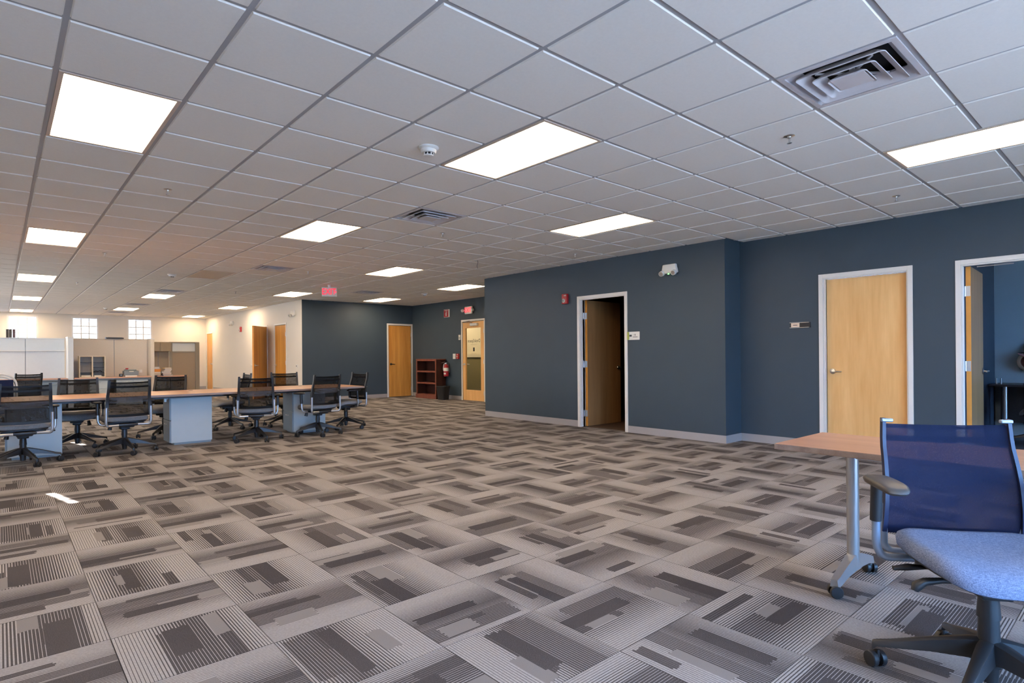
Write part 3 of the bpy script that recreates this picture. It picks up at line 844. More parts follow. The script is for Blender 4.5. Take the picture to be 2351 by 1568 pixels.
# signs
def plate(name, label, cat, x, y, z, w, h, m, th=.012):
    t = device(name, label, cat, x, y, z)
    bm = bmesh.new(); bx(bm, -w/2, w/2, -th, 0, -h/2, h/2, .002); obj('plate', bm, m, t); return t
t = plate('room_sign', 'white room sign with a green strip beside the half-open door', 'sign', XM-.001, 5.44, 1.492, .215, .125, mWhitePl)
t.location.x = XM-.014 if False else XM
mGreen = mat('green_strip', (.36, .40, .05), .4)
boxes('green_strip', [(-.1075, -.085, -.03, -.012, -.06, .06)], mGreen, t)
boxes('dark_window', [(-.078, -.035, -.014, -.0118, -.012, .018)], mBlackPl, t)
text('8', .042, mInk, t, (.028, -.0128, .012), (PI/2, 0, 0), 'lettering'); text('r', .03, mInk, t, (.0, -.0128, .014), (PI/2, 0, 0), 'lettering')
boxes('underline', [(-.015, .075, -.0135, -.0118, -.022, -.015)], mInk, t)
t = plate('name_plate', 'slim silver name plate with a cream card beside the closed birch door', 'sign', XR, 3.146, 1.567, .25, .062, mBlackPl)
boxes('rail', [(-.128, .11, -.015, -.0, .029, .035), (-.128, .11, -.015, -.0, -.035, -.029)], mChrome, t)
boxes('name_card', [(-.11, -.005, -.014, -.0115, -.026, .026)], mat('cream_card', (.78, .62, .48), .6), t)
boxes('printed_line', [(-.085, -.03, -.0148, -.0139, -.005, .003)], mInk, t)
t = plate('fire_extinguisher_sign', 'small red and white sign high on the dark wall above the extinguisher', 'sign', XD, 13.52, 2.41, .27, .22, mWhitePl, .02)
boxes('red_field', [(-.125, .085, -.0225, -.019, -.1, .1)], mRed, t)
bm = bmesh.new(); bx(bm, -.045, .005, -.025, -.022, -.075, .02); tube(bm, [(-.02, -.0235, .02), (-.02, -.0235, .05), (.03, -.0235, .03)], .008, 6); obj('pictogram', bm, mWhitePl, t)
boxes('lettering_bar', [(-.09, .05, -.0245, -.022, .07, .085)], mWhitePl, t)
t = plate('light_switch', 'cream light switch plate on the dark wall above the extinguisher', 'switch', XD, 13.185, 1.196, .125, .145, mWhitePl, .01)
boxes('rocker', [(-.04, -.012, -.016, -.01, -.03, .03), (.012, .04, -.016, -.01, -.03, .03)], mWhitePl, t)
t = plate('fire_pull_station', 'red fire alarm pull station left of the glass door', 'fire alarm', XD, 13.005, 1.196, .11, .145, mRed, .035)
boxes('pull_handle', [(-.03, .03, -.05, -.035, -.005, .012), (-.008, .008, -.05, -.035, -.035, .0)], mWhitePl, t)
boxes('lettering_bar', [(-.035, .035, -.037, -.0345, .04, .052), (-.025, .025, -.037, -.0345, -.06, -.052)], mWhitePl, t)
t = plate('keypad', 'small cream access box left of the glass door at head height', 'keypad', XD, 12.91, 1.715, .075, .14, mWhitePl, .03)
boxes('slot', [(-.02, .02, -.032, -.0295, -.03, .0)], mPedS, t)
t = plate('thermostat', 'tiny grey thermostat on the white wall near the dark wall corner', 'thermostat', XW, 15.69, .965, .08, .1, mWhitePl, .02)
boxes('dial', [(-.015, .015, -.026, -.019, -.02, .02)], mBlackPl, t)
# fire extinguisher on its bracket
t = thing('fire_extinguisher', 'red fire extinguisher with a white label hung on the dark wall', 'fire extinguisher', (XD-.11, 13.43, .63), R90)
bm = bmesh.new(); lathe(bm, [(.04, 0), (.068, .012), (.07, .05), (.07, .26), (.062, .30), (.03, .335), (.02, .35)], seg=24); obj('cylinder', bm, mRed, t, smooth=40)
bm = bmesh.new(); lathe(bm, [(.0708, .155), (.0712, .157), (.0712, .245), (.0708, .247)], seg=24); obj('paper_label', bm, mPaper, t, smooth=40)
bm = bmesh.new(); lathe(bm, [(.0708, .06), (.0712, .062), (.0712, .105), (.0708, .107)], seg=24)
for v in bm.verts:
    if v.co.y > -.05: v.co.y *= .9; v.co.x *= .8
obj('white_print', bm, mPaper, t)
bm = bmesh.new(); cyl(bm, (0, 0, .34), (0, 0, .39), .018, .016, 12); bx(bm, -.012, .012, -.10, .02, .375, .385, M=Matrix.Rotation(-.3, 4, 'X')); bx(bm, -.012, .012, -.09, .02, .40, .41, M=Matrix.Rotation(.15, 4, 'X')); obj('valve_handle', bm, mChrome, t)
bm = bmesh.new(); tube(bm, fillet([(0, 0, .37), (-.08, -.02, .36), (-.115, -.02, .22), (-.10, -.02, .16)], .05), .012, 8); obj('hose', bm, mWhitePl, t, smooth=40)
boxes('wall_bracket', [(-.02, .02, .06, .11, .1, .36)], mChrome, t)

# ------------------------------------------------------------------ bookcase and bin
t = thing('bookcase', 'mahogany bookcase with three open shelves beside the orange door', 'bookcase', (9.14, 13.58, 0))
L = 1.02; D = .335; H = 1.125
boxes('side_panel', [(.02, D, 0, .03, .0, H-.025)], mMahog, t); boxes('side_panel', [(.02, D, L-.03, L, .0, H-.025)], mMahog, t)
boxes('back_panel', [(D-.015, D, .03, L-.03, .05, H-.025)], mMahog, t)
bm = bmesh.new(); bx(bm, .0, D+.005, -.012, L+.012, H-.025, H, .004); obj('top', bm, mMahogL, t)
for z in (.09, .42, .75): boxes('shelf', [(.03, D-.015, .03, L-.03, z, z+.03)], mMahogL, t)
boxes('face_frame', [(.005, .02, 0, .045, .1, H-.025), (.005, .02, L-.045, L, .1, H-.025), (.005, .02, .045, L-.045, H-.06, H-.025), (.005, .02, .045, L-.045, .415, .46), (.005, .02, .045, L-.045, .745, .79)], mMahogL, t)
bm = bmesh.new(); bx(bm, -.015, .02, -.01, L+.01, 0, .115, .006); obj('plinth', bm, mMahogL, t)
t = thing('trash_can', 'black plastic waste bin in front of the bookcase side', 'trash can', (9.18, 13.28, 0))
bm = bmesh.new()
pad(bm, [(x*.8, y*.8) for x, y in outl(.13, -.18, .18, 6)], [(1, 0), (1.0, .01), (1.25, .36), (1.28, .365), (1.28, .38), (1.22, .38), (1.0, .03)])
obj('bin', bm, mBlackPl, t, smooth=40)
bm = bmesh.new(); pad(bm, outl(.137, -.187, .187, 6), [(1, .355), (1.02, .36), (1.02, .375), (1, .38)]); 
bmesh.ops.delete(bm, geom=[f for f in bm.faces if len(f.verts) > 4], context='FACES'); obj('rim', bm, mBlackPl, t)

# ------------------------------------------------------------------ task chairs
def chair_meshes(seatm, meshm, tubem, up_s=0, up_a=0):
    out = []     # (name, mesh, parent index or None, moves with base?)
    # seat
    bm = bmesh.new()
    o_ = outl(.248, -.255, .205, 5, 48, lambda y: 1-.10*max(0, (-y-.05)/.2)**2)
    zf = lambda x, y: -.035*max(0, (-y-.12)/.135)**2 + .012*(abs(x)/.24)**2 + .010*max(0, y-.1)/.1
    pad(bm, o_, [(.02, .462), (.35, .462), (.6, .464), (.82, .466), (.93, .462), (.985, .450), (1.0, .436), (.99, .415), (.95, .405), (.5, .403), (.05, .403)], zf)
    out.append(('seat', mesh('seat', bm, seatm, 50), None))
    # seat pan
    bm = bmesh.new(); pad(bm, [(x*.90, y*.88) for x, y in o_], [(1, .402), (1.0, .395), (.9, .388)], lambda x, y: zf(x, y)*.8); out.append(('seat_pan', mesh('seat_pan', bm, mBlackPl, 40), None))
    # back
    def backy(z): t_ = (z-.47)/.46; return .245+.045*t_ - .030*math.sin(min(1, t_*1.25)*PI)
    def backx(z): t_ = (z-.47)/.46; return .235-.020*t_
    bm = bmesh.new(); NZ, NX = 16, 14; gr = []
    for iz in range(NZ+1):
        z = .485+.425*iz/NZ; row = []
        for ix in range(NX+1):
            s_ = -1+2*ix/NX
            row.append(bm.verts.new((s_*(backx(z)-.012), backy(z)+.018*(1-s_*s_)-.006, z-.006*(1-s_*s_)*(iz/NZ))))
        gr.append(row)
    for iz in range(NZ):
        for ix in range(NX): bm.faces.new((gr[iz][ix], gr[iz][ix+1], gr[iz+1][ix+1], gr[iz+1][ix]))
    r = bmesh.ops.solidify(bm, geom=bm.faces[:], thickness=.003)
    out.append(('backrest', mesh('backrest', bm, meshm, 50), None))
    def band(z0, z1, off):
        A = []
        for z in (z0, z1):
            A.append([bm.verts.new(((-1+2*k/12)*(backx(z)-.014), backy(z)+.018*(1-(-1+2*k/12)**2)-.006+off, z-.006*(1-(-1+2*k/12)**2))) for k in range(13)])
        for k in range(12): bm.faces.new((A[0][k], A[0][k+1], A[1][k+1], A[1][k]))
    for zz in ((.898, .915, .0045), (.483, .515, .0045), (.845, .868, .012)):
        bm = bmesh.new(); band(*zz); bmesh.ops.solidify(bm, geom=bm.faces[:], thickness=.002)
        out.append(('cross_band', mesh('cross_band', bm, mBlackPl if meshm == mMesh else meshm, 50), None))
    # side frame uprights
    for s_ in (-1, 1):
        bm = bmesh.new(); rows = []
        for k in range(13):
            z = .49+.447*k/12; w = .014+.003*(1-k/12); d = .013
            x = s_*backx(z); y = backy(z)-.004
            q = [(x-w, y-d), (x+w, y-d), (x+w, y+d), (x-w, y+d)]
            rows.append([bm.verts.new((a, b, z)) for a, b in q])
        for A, B in zip(rows, rows[1:]):
            for i in range(4): bm.faces.new((A[i], A[(i+1) % 4], B[(i+1) % 4], B[i]))
        bm.faces.new(rows[0][::-1]); bm.faces.new(rows[-1])
        out.append(('back_upright', mesh('back_upright', bm, mBlackPl if meshm == mMesh else mat('navy_upright_%d' % (s_+1), (.012, .02, .06), .4), 50), None))
        # silver J tube
        bm = bmesh.new(); tube(bm, fillet([(s_*.238, .246, .60), (s_*.240, .244, .40), (s_*.225, .235, .372), (s_*.08, .20, .372)], .055, 7), .0155, 12)
        out.append(('back_tube', mesh('back_tube', bm, tubem, 50), None))
        # arm: tube, sleeve, pad
        bm = bmesh.new(); tube(bm, fillet([(s_*.10, .06, .375), (s_*.265, .05, .375), (s_*.288, .045, .42), (s_*.290, .03, .62)], .06, 7), .0145, 12)
        out.append(('arm_tube', mesh('arm_tube', bm, tubem, 50), None))
        bm = bmesh.new(); cyl(bm, (s_*.290, .040, .50), (s_*.290, .028, .648), .020, .020, 14)
        out.append(('arm_sleeve', mesh('arm_sleeve', bm, mBlackPl, 50), None))
        bm = bmesh.new()
        o2 = [(s_*.285+x, y-.03) for x, y in outl(.048, -.13, .12, 3.5, 28)]
        pad(bm, o2, [(.2, .668), (.85, .669), (.97, .664), (1, .656), (.93, .646), (.5, .638), (.2, .636)], lambda x, y: -.012*max(0, (-y-.08)/.08)**2)
        out.append(('arm_pad', mesh('arm_pad', bm, mBlackPl if meshm == mMesh else mat('taupe_arm_pad_%d' % (s_+1), (.07, .06, .055), .45), 50), None))
    # lumbar support with its two small handles
    bm = bmesh.new(); A = []
    for z, o3 in ((.655, .02), (.69, .022), (.725, .02)):
        A.append([bm.verts.new(((-1+2*k/12)*.205, backy(z)+.018*(1-(-1+2*k/12)**2)+o3, z)) for k in range(13)])
    for B, C_ in zip(A, A[1:]):
        for k in range(12): bm.faces.new((B[k], B[k+1], C_[k+1], C_[k]))
    out.append(('lumbar_support', mesh('lumbar_support', bm, mLumb, 50), None)); lum = len(out)-1
    for s_ in (-1, 1):
        bm = bmesh.new(); tube(bm, [(s_*.20, .265, .69), (s_*.185, .30, .692), (s_*.15, .312, .69), (s_*.135, .312, .687)], [.007, .009, .009, .004], 8)
        out.append(('lumbar_handle', mesh('lumbar_handle', bm, mBlackPl, 50), lum))
    # mechanism
    bm = bmesh.new(); bx(bm, -.105, .105, .165, .225, .355, .39, .012); bx(bm, -.075, .075, -.13, .19, .335, .392, .014); bx(bm, -.05, .05, -.06, .06, .30, .34, .01)
    for s_ in (-1, 1): bx(bm, min(s_*.07, s_*.2), max(s_*.07, s_*.2), .04, .08, .365, .392, .006)
    out.append(('tilt_mechanism', mesh('tilt_mechanism', bm, mBlackPl, 30), None))
    bm = bmesh.new(); tube(bm, [(-.06, -.06, .368), (-.18, -.075, .368), (-.235, -.08, .362), (-.262, -.082, .345), (-.268, -.083, .33)], [.010, .010, .014, .018, .012], 10)
    out.append(('tilt_lever', mesh('tilt_lever', bm, mBlackPl, 50), None))
    bm = bmesh.new(); tube(bm, [(-.06, .05, .37), (-.18, .04, .372), (-.24, .035, .372), (-.29, .03, .366)], [.006, .007, .013, .008], 10)
    out.append(('height_lever', mesh('height_lever', bm, mBlackPl, 50), None))
    bm = bmesh.new(); cyl(bm, (.13, -.09, .36), (.14, -.10, .295), .017, .026, 14)
    out.append(('tension_knob', mesh('tension_knob', bm, mBlackPl, 40), None))
    bm = bmesh.new(); cyl(bm, (0, 0, .23), (0, 0, .335), .020, .020, 16); cyl(bm, (0, 0, .10), (0, 0, .24), .036, .030, 16); cyl(bm, (0, 0, .225), (0, 0, .30), .036, .030, 16); cyl(bm, (0, 0, .045), (0, 0, .10), .026, .030, 16)
    out.append(('gas_column', mesh('gas_column', bm, mBlackPl, 40), None))
    return out
def leg_meshes():
    bm = bmesh.new(); rows = []
    for k, (r, zt, zb, w) in enumerate(((.02, .195, .115, .026), (.06, .188, .122, .028), (.17, .155, .110, .022), (.29, .114, .088, .018), (.335, .102, .080, .015), (.350, .096, .064, .013), (.352, .084, .062, .010))):
        rows.append([bm.verts.new(p) for p in ((r, -w, zb), (r, w, zb), (r, w*.8, zt-.006), (r, w*.4, zt), (r, -w*.4, zt), (r, -w*.8, zt-.006))])
    for A, B in zip(rows, rows[1:]):
        for i in range(6): bm.faces.new((A[i], A[(i+1) % 6], B[(i+1) % 6], B[i]))
    bm.faces.new(rows[0][::-1]); bm.faces.new(rows[-1])
    leg = mesh('base_leg', bm, mBlackPl, 45)
    bm = bmesh.new()
    for s_ in (-1, 1): lathe(bm, [(.020, s_*.008), (.029, s_*.009), (.030, s_*.012), (.030, s_*.026), (.027, s_*.029), (.010, s_*.030)][::s_], (.0, 0, .030), 20, 'y')
    bx(bm, -.016, .016, -.009, .009, .020, .052, .004); cyl(bm, (.012, 0, .04), (.012, 0, .068), .006, seg=8)
    cas = mesh('caster', bm, mBlackPl, 40)
    return leg, cas
LEG, CAS = leg_meshes()
CH_K = chair_meshes(mSeat, mMesh, mSilver)
CH_B = chair_meshes(mSeatB, mMeshB, mSilverB)
for n_, me_, p_ in CH_B:        # this chair is set a little higher, its arms higher still
    for v_ in me_.vertices:
        z_ = v_.co.z
        if n_.startswith('arm_'): v_.co.y += .075; v_.co.x += math.copysign(.025*max(0, min(1, (abs(v_.co.x)-.1)/.15)), v_.co.x)
        if n_ == 'back_upright': x0_ = math.copysign(.235-.02*(z_-.47)/.46, v_.co.x); v_.co.x = x0_*1.03+(v_.co.x-x0_)*.45
        if n_ in ('backrest', 'cross_band'): v_.co.x *= 1.055
        if n_ in ('seat', 'seat_pan', 'tilt_mechanism', 'tilt_lever', 'height_lever', 'tension_knob'): v_.co.z += .045
        elif n_ == 'gas_column' and z_ > .2: v_.co.z += .045
        elif n_ == 'back_tube' and z_ < .5: v_.co.z += .045*(.5-z_)/.128
        elif n_ in ('arm_sleeve', 'arm_pad') or n_ == 'arm_tube': v_.co.z += .045+.018*max(0, min(1, (z_-.4)/.1))
def task_chair(x, y, face_deg, base_deg, label, group='mesh-back task chairs', kind=CH_K, s=1.0):
    """face_deg = direction the sitter looks (deg from +x)"""
    t = thing('task_chair', label, 'chair', (x, y, 0), math.radians(face_deg+90), group)
    if s != 1: t.scale = (s, s, s)
    L_ = []
    for n, me, p in kind:
        L_.append(link(n, me, t if p is None else L_[p]))
    b0 = math.radians(base_deg-(face_deg+90))
    rnd = random.Random(int(x*100)+int(y*37))
    for k in range(5):
        lg = link('base_leg', LEG, t, (0, 0, 0), b0+2*PI*k/5)
        link('caster', CAS, lg, (.340, 0, 0), rnd.uniform(0, 6.28))
    return t
def ang(c, p): return math.degrees(math.atan2(p[1]-c[1], p[0]-c[0]))
CHS = [((.20, 8.70), 94, (.53, 8.71), 'black mesh chair cut off by the left edge, before the long table'),
 ((.80, 9.93), -98, (1.11, 9.99), 'black mesh chair behind the long table at its left end'),
 ((1.20, 8.88), 94, (.92, 8.74), 'black mesh chair seen from behind, second from the left before the table'),
 ((1.90, 10.25), -120, (1.72, 9.99), 'black mesh chair turned askew behind the table, above the middle pedestal'),
 ((2.95, 10.63), 178, (3.24, 10.63), 'black mesh chair seen side-on behind the table, left of the white wall door'),
 ((2.81, 8.83), 72, (3.09, 8.77), 'black mesh chair seen from behind between the two right pedestals'),
 ((3.77, 10.38), -112, (3.43, 10.18), 'black mesh chair behind the right end of the table, before the white wall'),
 ((3.70, 8.76), 98, (3.99, 8.60), 'black mesh chair in front of the rightmost pedestal, one arm sticking out'),
 ((4.40, 9.25), 188, (4.53, 8.94), 'black mesh chair at the right end of the table, facing left'),
 ((.32, 15.0), 114, (.6, 15.0), 'black mesh chair alone in front of the pale cubicle panels'),
 ((9.95, 1.05), 95, (10.2, 1.2), 'black office chair inside the office behind the open door')]
for c, f, p, l in CHS: task_chair(*c, f, ang(c, p), l)
CB = (2.61, .43)
big = task_chair(*CB, 217, ang(CB, (2.52, .77)), 'navy mesh chair with blue-grey seat in the lower right foreground', None, CH_B)

for s_ in (-1, 1):
    bm = bmesh.new(); bx(bm, min(s_*.19, s_*.232), max(s_*.19, s_*.232),   .268, .288, .922, .936, .004)
    obj('end_cap', bm, mSilverB, big)
# white tubular hoop chair at the left edge
t = thing('hoop_chair', 'navy chair with a white double tube hoop at the left edge', 'chair', (-.13, 11.55, 0), 0)
for k, o3 in enumerate((0, .03)):
    bm = bmesh.new(); tube(bm, fillet([(.33-o3, -.05, .02), (.33-o3, .0, .55), (.33-o3, .03, .98-o3), (-.33+o3, .03, .98-o3), (-.33+o3, 0, .55), (-.33+o3, -.05, .02)], .20, 10), .013, 10)
    obj('hoop_tube', bm, mWhitePl, t, smooth=50)
bm = bmesh.new(); bx(bm, -.27, .29, -.05, -.03, .50, .90, .008); obj('backrest', bm, mMeshB, t)
bm = bmesh.new(); bx(bm, -.26, .26, -.48, -.04, .42, .48, .02); obj('seat', bm, mSeatB, t)
boxes('front_leg', [(-.25, -.22, -.46, -.43, 0, .42), (.22, .25, -.46, -.43, 0, .42)], mWhitePl, t)

# ------------------------------------------------------------------ long conference table of three tops
for k, (x0, x1) in enumerate(((-.48, 1.22), (1.22, 2.92), (2.92, 4.56))):
    t = thing('conference_table', ['left section of the long cherry table, cut off by the photo edge', 'middle section of the long cherry table over the widest blue-grey pedestal', 'right section of the long cherry table ending in a sharp corner'][k], 'table', ((x0+x1)/2, 9.46, 0), 0, 'sections of the long cherry table')
    w = (x1-x0)/2-.0015; d0, d1 = -.58, .56
    bm = bmesh.new(); bx(bm, -w, w, d0, d1, .685, .715, .002); me = mesh('tabletop', bm, [mCherry, mEdge])
    for p in me.polygons:
        if abs(p.normal.z) < .5: p.material_index = 1
    link('tabletop', me, t)
    bm = bmesh.new(); cyl(bm, (.1, .35, .715), (.1, .35, .718), .03, seg=20); obj('cable_grommet', bm, mBlackPl, t)
    boxes('modesty_rail', [(-w+.1, w-.1, .1, .12, .62, .685)], mBlackPl, t)
    boxes('cable_tray', [(-w+.25, w-.5, -.42, -.34, .655, .672)], mBlackPl, t)
    px = (.315, 2.025, 3.72)[k]-(x0+x1)/2
    p = thing('pedestal_cabinet', ['pale blue-grey drawer pedestal under the left end of the long table', 'pale blue-grey drawer pedestal in the middle with a key in its lock', 'pale blue-grey drawer pedestal under the right end of the long table'][k], 'pedestal', ((.315, 2.025, 3.72)[k], 9.34, 0), 0, 'drawer pedestals under the long table')
    hw = .268
    boxes('cabinet_body', [(-hw+.02, hw, -.205, .205, .03, .682)], mPed, p); boxes('plinth', [(-hw+.06, hw-.01, -.19, .19, 0, .03)], mPedS, p)
    for z0_, z1_ in ((.035, .335), (.342, .675)):
        bm = bmesh.new(); bx(bm, -hw, -hw+.02, -.2, .2, z0_, z1_, .002); dr = obj('drawer_front', bm, mPedS, p)
        bm = bmesh.new(); tube(bm, fillet([(-hw, -.05, z1_-.05), (-hw-.02, -.045, z1_-.05), (-hw-.02, .045, z1_-.05), (-hw, .05, z1_-.05)], .01, 3), .005, 8); obj('pull_handle', bm, mChrome, dr, smooth=50)
    if k == 1:
        bm = bmesh.new(); cyl(bm, (-hw-.002, -.14, .64), (-hw-.025, -.14, .64), .006, seg=8); bx(bm, -hw-.05, -hw-.022, -.142, -.138, .60, .65, .0); obj('key', bm, mWhitePl, p)

# ------------------------------------------------------------------ front flip table with T legs
t = thing('training_table', 'cherry-topped table on silver T-legs with casters behind the navy chair', 'table', (3.36, 1.37, 0))
LT = 1.83
bm = bmesh.new(); bx(bm, -.335, .30, -LT, 0, .705, .735, .003); me = mesh('tabletop', bm, [mCherryY, mEdge])
for p in me.polygons:
    if abs(p.normal.z) < .5: p.material_index = 1
link('tabletop', me, t)
for yy in (-.27, -LT+.27):
    bm = bmesh.new(); cyl(bm, (-.03, yy, .10), (-.03, yy, .69), .029, .029, 24); cyl(bm, (-.03, yy, .69), (-.03, yy, .705), .05, .05, 16); lg = obj('leg', bm, mSilver, t, smooth=40)
    bm = bmesh.new()
    for s_ in (-1, 1):
        rows = []
        for q, zt, zb, w in ((0, .165, .085, .030), (.05, .155, .088, .030), (.15, .125, .078, .027), (.23, .098, .058, .024), (.26, .088, .052, .020)):
            rows.append([bm.verts.new((-.03+s_*q, yy+dy, z)) for dy, z in ((-w, zb), (w, zb), (w*.7, zt), (-w*.7, zt))])
        for A, B in zip(rows, rows[1:]):
            for i in range(4): bm.faces.new((A[i], A[(i+1) % 4], B[(i+1) % 4], B[i]))
        bm.faces.new(rows[0][::-1]); bm.faces.new(rows[-1])
    ft = obj('foot', bm, mSilver, lg)
    for s_ in (-1, 1):
        link('caster', CAS, t, (-.03+s_*.245, yy, 0), .9*s_)
boxes('stretcher', [(-.05, -.01, -LT+.27, -.27, .655, .69)], mSilver, t)

# ------------------------------------------------------------------ cubicles
YP1 = 18.66
def panel(name, label, x0, x1, y, h, seams, m, trim=mPanel, z0=0.0, extra=None):
    t = thing(name, label, 'partition', ((x0+x1)/2, y, 0))
    cx = (x0+x1)/2
    xs = [x0]+list(seams)+[x1]
    for a, b in zip(xs, xs[1:]):
        bm = bmesh.new(); bx(bm, a-cx+.006, b-cx-.006, -.03, .03, .05, h-.03, .004); obj('fabric_panel', bm, m, t)
    for q in seams: boxes('seam_strip', [(q-cx-.006, q-cx+.006, -.022, .022, .05, h-.028)], mPedS, t)
    boxes('top_cap', [(x0-cx, x1-cx, -.035, .035, h-.028, h)], trim, t)
    boxes('base_rail', [(x0-cx, x1-cx, -.025, .025, 0, .05)], trim, t)
    return t, cx
t, cx = panel('cubicle_partition', 'pale grey-white cubicle partition with an overhead rail at the left edge', -1.6, 1.26, YP1, 1.735, (-.29, .485), mPanel)
boxes('marker_rail', [(-1.6-cx, .479-cx, -.10, -.03, 1.43, 1.50), (.491-cx, 1.25-cx, -.10, -.03, 1.43, 1.50)], mPanel, t)
boxes('marker_rail_edge', [(-1.6-cx, .479-cx, -.102, -.03, 1.405, 1.43), (.491-cx, 1.25-cx, -.102, -.03, 1.405, 1.43)], mWhitePl, t)
t = thing('cubicle_end_panel', 'tall white end panel between the grey and the beige cubicles', 'partition', (1.335, 18.37, 0))
bm = bmesh.new(); bx(bm, -.055, .055, -.32, .32, 0, 1.735, .006); obj('panel_body', bm, mPanel, t); boxes('top_cap', [(-.06, .06, -.325, .325, 1.735, 1.76)], mWhitePl, t)
t, cx = panel('cubicle_partition', 'beige fabric cubicle partition with one dark seam', 1.395, 3.06, YP1, 1.735, (2.30,), mBeige, mBeige)
bm = bmesh.new(); bx(bm, 1.42, 1.49, -.045, -.03, .84, .91, .002)
obj('power_outlet', bm, mWhitePl, t, (-.75+.0, 0, 0)) if False else obj('power_outlet', bm, mWhitePl, t, (1.46-2.2277+.0-.75+.75-.0-.76+.0, 0, 0)) if False else None
o = boxes('power_outlet', [(2.87-cx, 2.935-cx, -.045, -.03, .82, .90)], mWhitePl, t)
t = thing('cubicle_end_panel', 'beige end panel at the right of the beige cubicle', 'partition', (3.105, 18.42, 0))
bm = bmesh.new(); bx(bm, -.04, .04, -.27, .27, 0, 1.72, .006); obj('panel_body', bm, mBeige, t); boxes('top_cap', [(-.042, .042, -.272, .272, 1.72, 1.74)], mPanel, t)
# third bay: overhead cabinet, dark back
t, cx = panel('cubicle_partition', 'brown back panel of the bay with stacked folders', 3.17, 3.72, 19.35, 1.64, (3.44,), mTan, mTrimB)
t = thing('overhead_cabinet', 'small tan overhead cabinet hung above the stacked folders', 'cabinet', (3.46, 19.14, 1.40))
boxes('cabinet_body', [(-.26, .24, -.14, .175, 0, .27)], mTan, t)
for a, b in ((-.257, -.03), (-.022, .237)):
    bm = bmesh.new(); bx(bm, a, b, -.158, -.14, .008, .262, .003); dd = obj('door', bm, mTan, t)
    boxes('handle', [((b-.02) if a < -.1 else (a+.01), (b-.01) if a < -.1 else (a+.02), -.168, -.158, .02, .12)], mTrimB, dd)
# fourth: tall panel with glass light
t = thing('glazed_partition', 'tall tan partition with a frosted glass strip on top, beside the far doorway', 'partition', (4.08, 19.2, 0))
bm = bmesh.new(); bx(bm, -.31, .29, -.03, .03, .04, 1.37, .004); obj('fabric_panel', bm, mTan, t)
boxes('post', [(-.375, -.31, -.045, .045, 0, 1.68)], mTrimB, t); boxes('post', [(.29, .40, -.045, .12, 0, 1.68)], mTrimB, t)
boxes('top_rail', [(-.31, .29, -.04, .04, 1.645, 1.68)], mTrimB, t); boxes('middle_rail', [(-.31, .29, -.04, .04, 1.37, 1.405)], mTrimB, t)
boxes('glass_strip', [(-.31, .29, -.008, .008, 1.405, 1.645)], mat('frosted_glass', (.72, .75, .68), .3), t)
# worktops and cabinets
def worktop(label, x0, x1, y0, y1, z=.70, legs=True):
    t = thing('worktop', label, 'desk', ((x0+x1)/2, (y0+y1)/2, 0)); w, d = (x1-x0)/2, (y1-y0)/2
    bm = bmesh.new(); bx(bm, -w, w, -d, d, z, z+.03, .003); obj('desktop', bm, mCherry, t)
    boxes('support_rail', [(-w+.02, w-.02, -d+.03, -d+.05, z-.03, z)], mPedS, t)
    return t
worktop('cherry worktop in front of the grey-white cubicle panels', -1.6, 1.27, 18.02, 18.62)
worktop('cherry worktop of the beige cubicle with printer and shelf unit', 1.40, 3.06, 18.04, 18.62)
worktop('cherry worktop under the stacked folders', 3.15, 4.04, 18.6, 19.3, .68)
def drawers(label, x0, x1, y0, y1, n, m=mPed, h=.66, cols=1):
    t = thing('drawer_cabinet', label, 'cabinet', ((x0+x1)/2, (y0+y1)/2, 0)); w, d = (x1-x0)/2, (y1-y0)/2
    boxes('cabinet_body', [(-w, w, -d, d, 0, h)], m, t)
    for c in range(cols):
        for k in range(n):
            a = -w+.005+c*2*w/cols; b = a+2*w/cols-.01; z0_ = .02+k*(h-.03)/n; z1_ = z0_+(h-.03)/n-.008
            bm = bmesh.new(); bx(bm, a, b, -d-.018, -d, z0_, z1_, .002); dr = obj('drawer', bm, m, t)
            bm = bmesh.new(); mx_ = (a+b)/2; tube(bm, fillet([(mx_-.06, -d-.018, z1_-.05), (mx_-.05, -d-.038, z1_-.06), (mx_+.05, -d-.038, z1_-.045), (mx_+.06, -d-.018, z1_-.035)], .01, 3), .005, 6); obj('pull_handle', bm, mChrome, dr)
drawers('grey steel cabinet at the right end of the left worktop', .76, 1.24, 18.1, 18.55, 1, mPedS)
drawers('pale three-drawer cabinet under the left half of the beige cubicle worktop', 1.72, 2.10, 18.12, 18.55, 3)
drawers('wide pale double drawer cabinet under the printer', 2.28, 3.03, 18.12, 18.55, 2, mPed, .66, 2)
drawers('olive grey drawer cabinet under the stacked folders', 3.16, 3.52, 18.7, 19.2, 4, mat('olive_grey_steel', (.30, .31, .26), .5), .65)
# items on the worktops
t = thing('shelf_unit', 'small pale wood desktop shelf unit with two columns of compartments', 'shelf', (1.79, 18.36, .73))
w, d, h = .275, .13, .55
boxes('side_panel', [(-w, -w+.02, -d, d, 0, h)], mShelf, t); boxes('side_panel', [(w-.02, w, -d, d, 0, h)], mShelf, t); boxes('divider', [(-.012, .012, -d, d, .02, h-.02)], mShelf, t)
boxes('top', [(-w+.02, w-.02, -d, d, h-.02, h)], mShelf, t); boxes('bottom', [(-w+.02, w-.02, -d, d, 0, .02)], mShelf, t); boxes('back_panel', [(-w+.02, w-.02, d-.01, d, .02, h-.02)], mBeige, t)
for x0_, x1_, z_ in ((-w+.02, -.012, .12), (-w+.02, -.012, .38), (.012, w-.02, .12), (.012, w-.02, .25), (.012, w-.02, .38)): boxes('shelf', [(x0_, x1_, -d+.01, d-.01, z_, z_+.008)], mBlackPl, t)
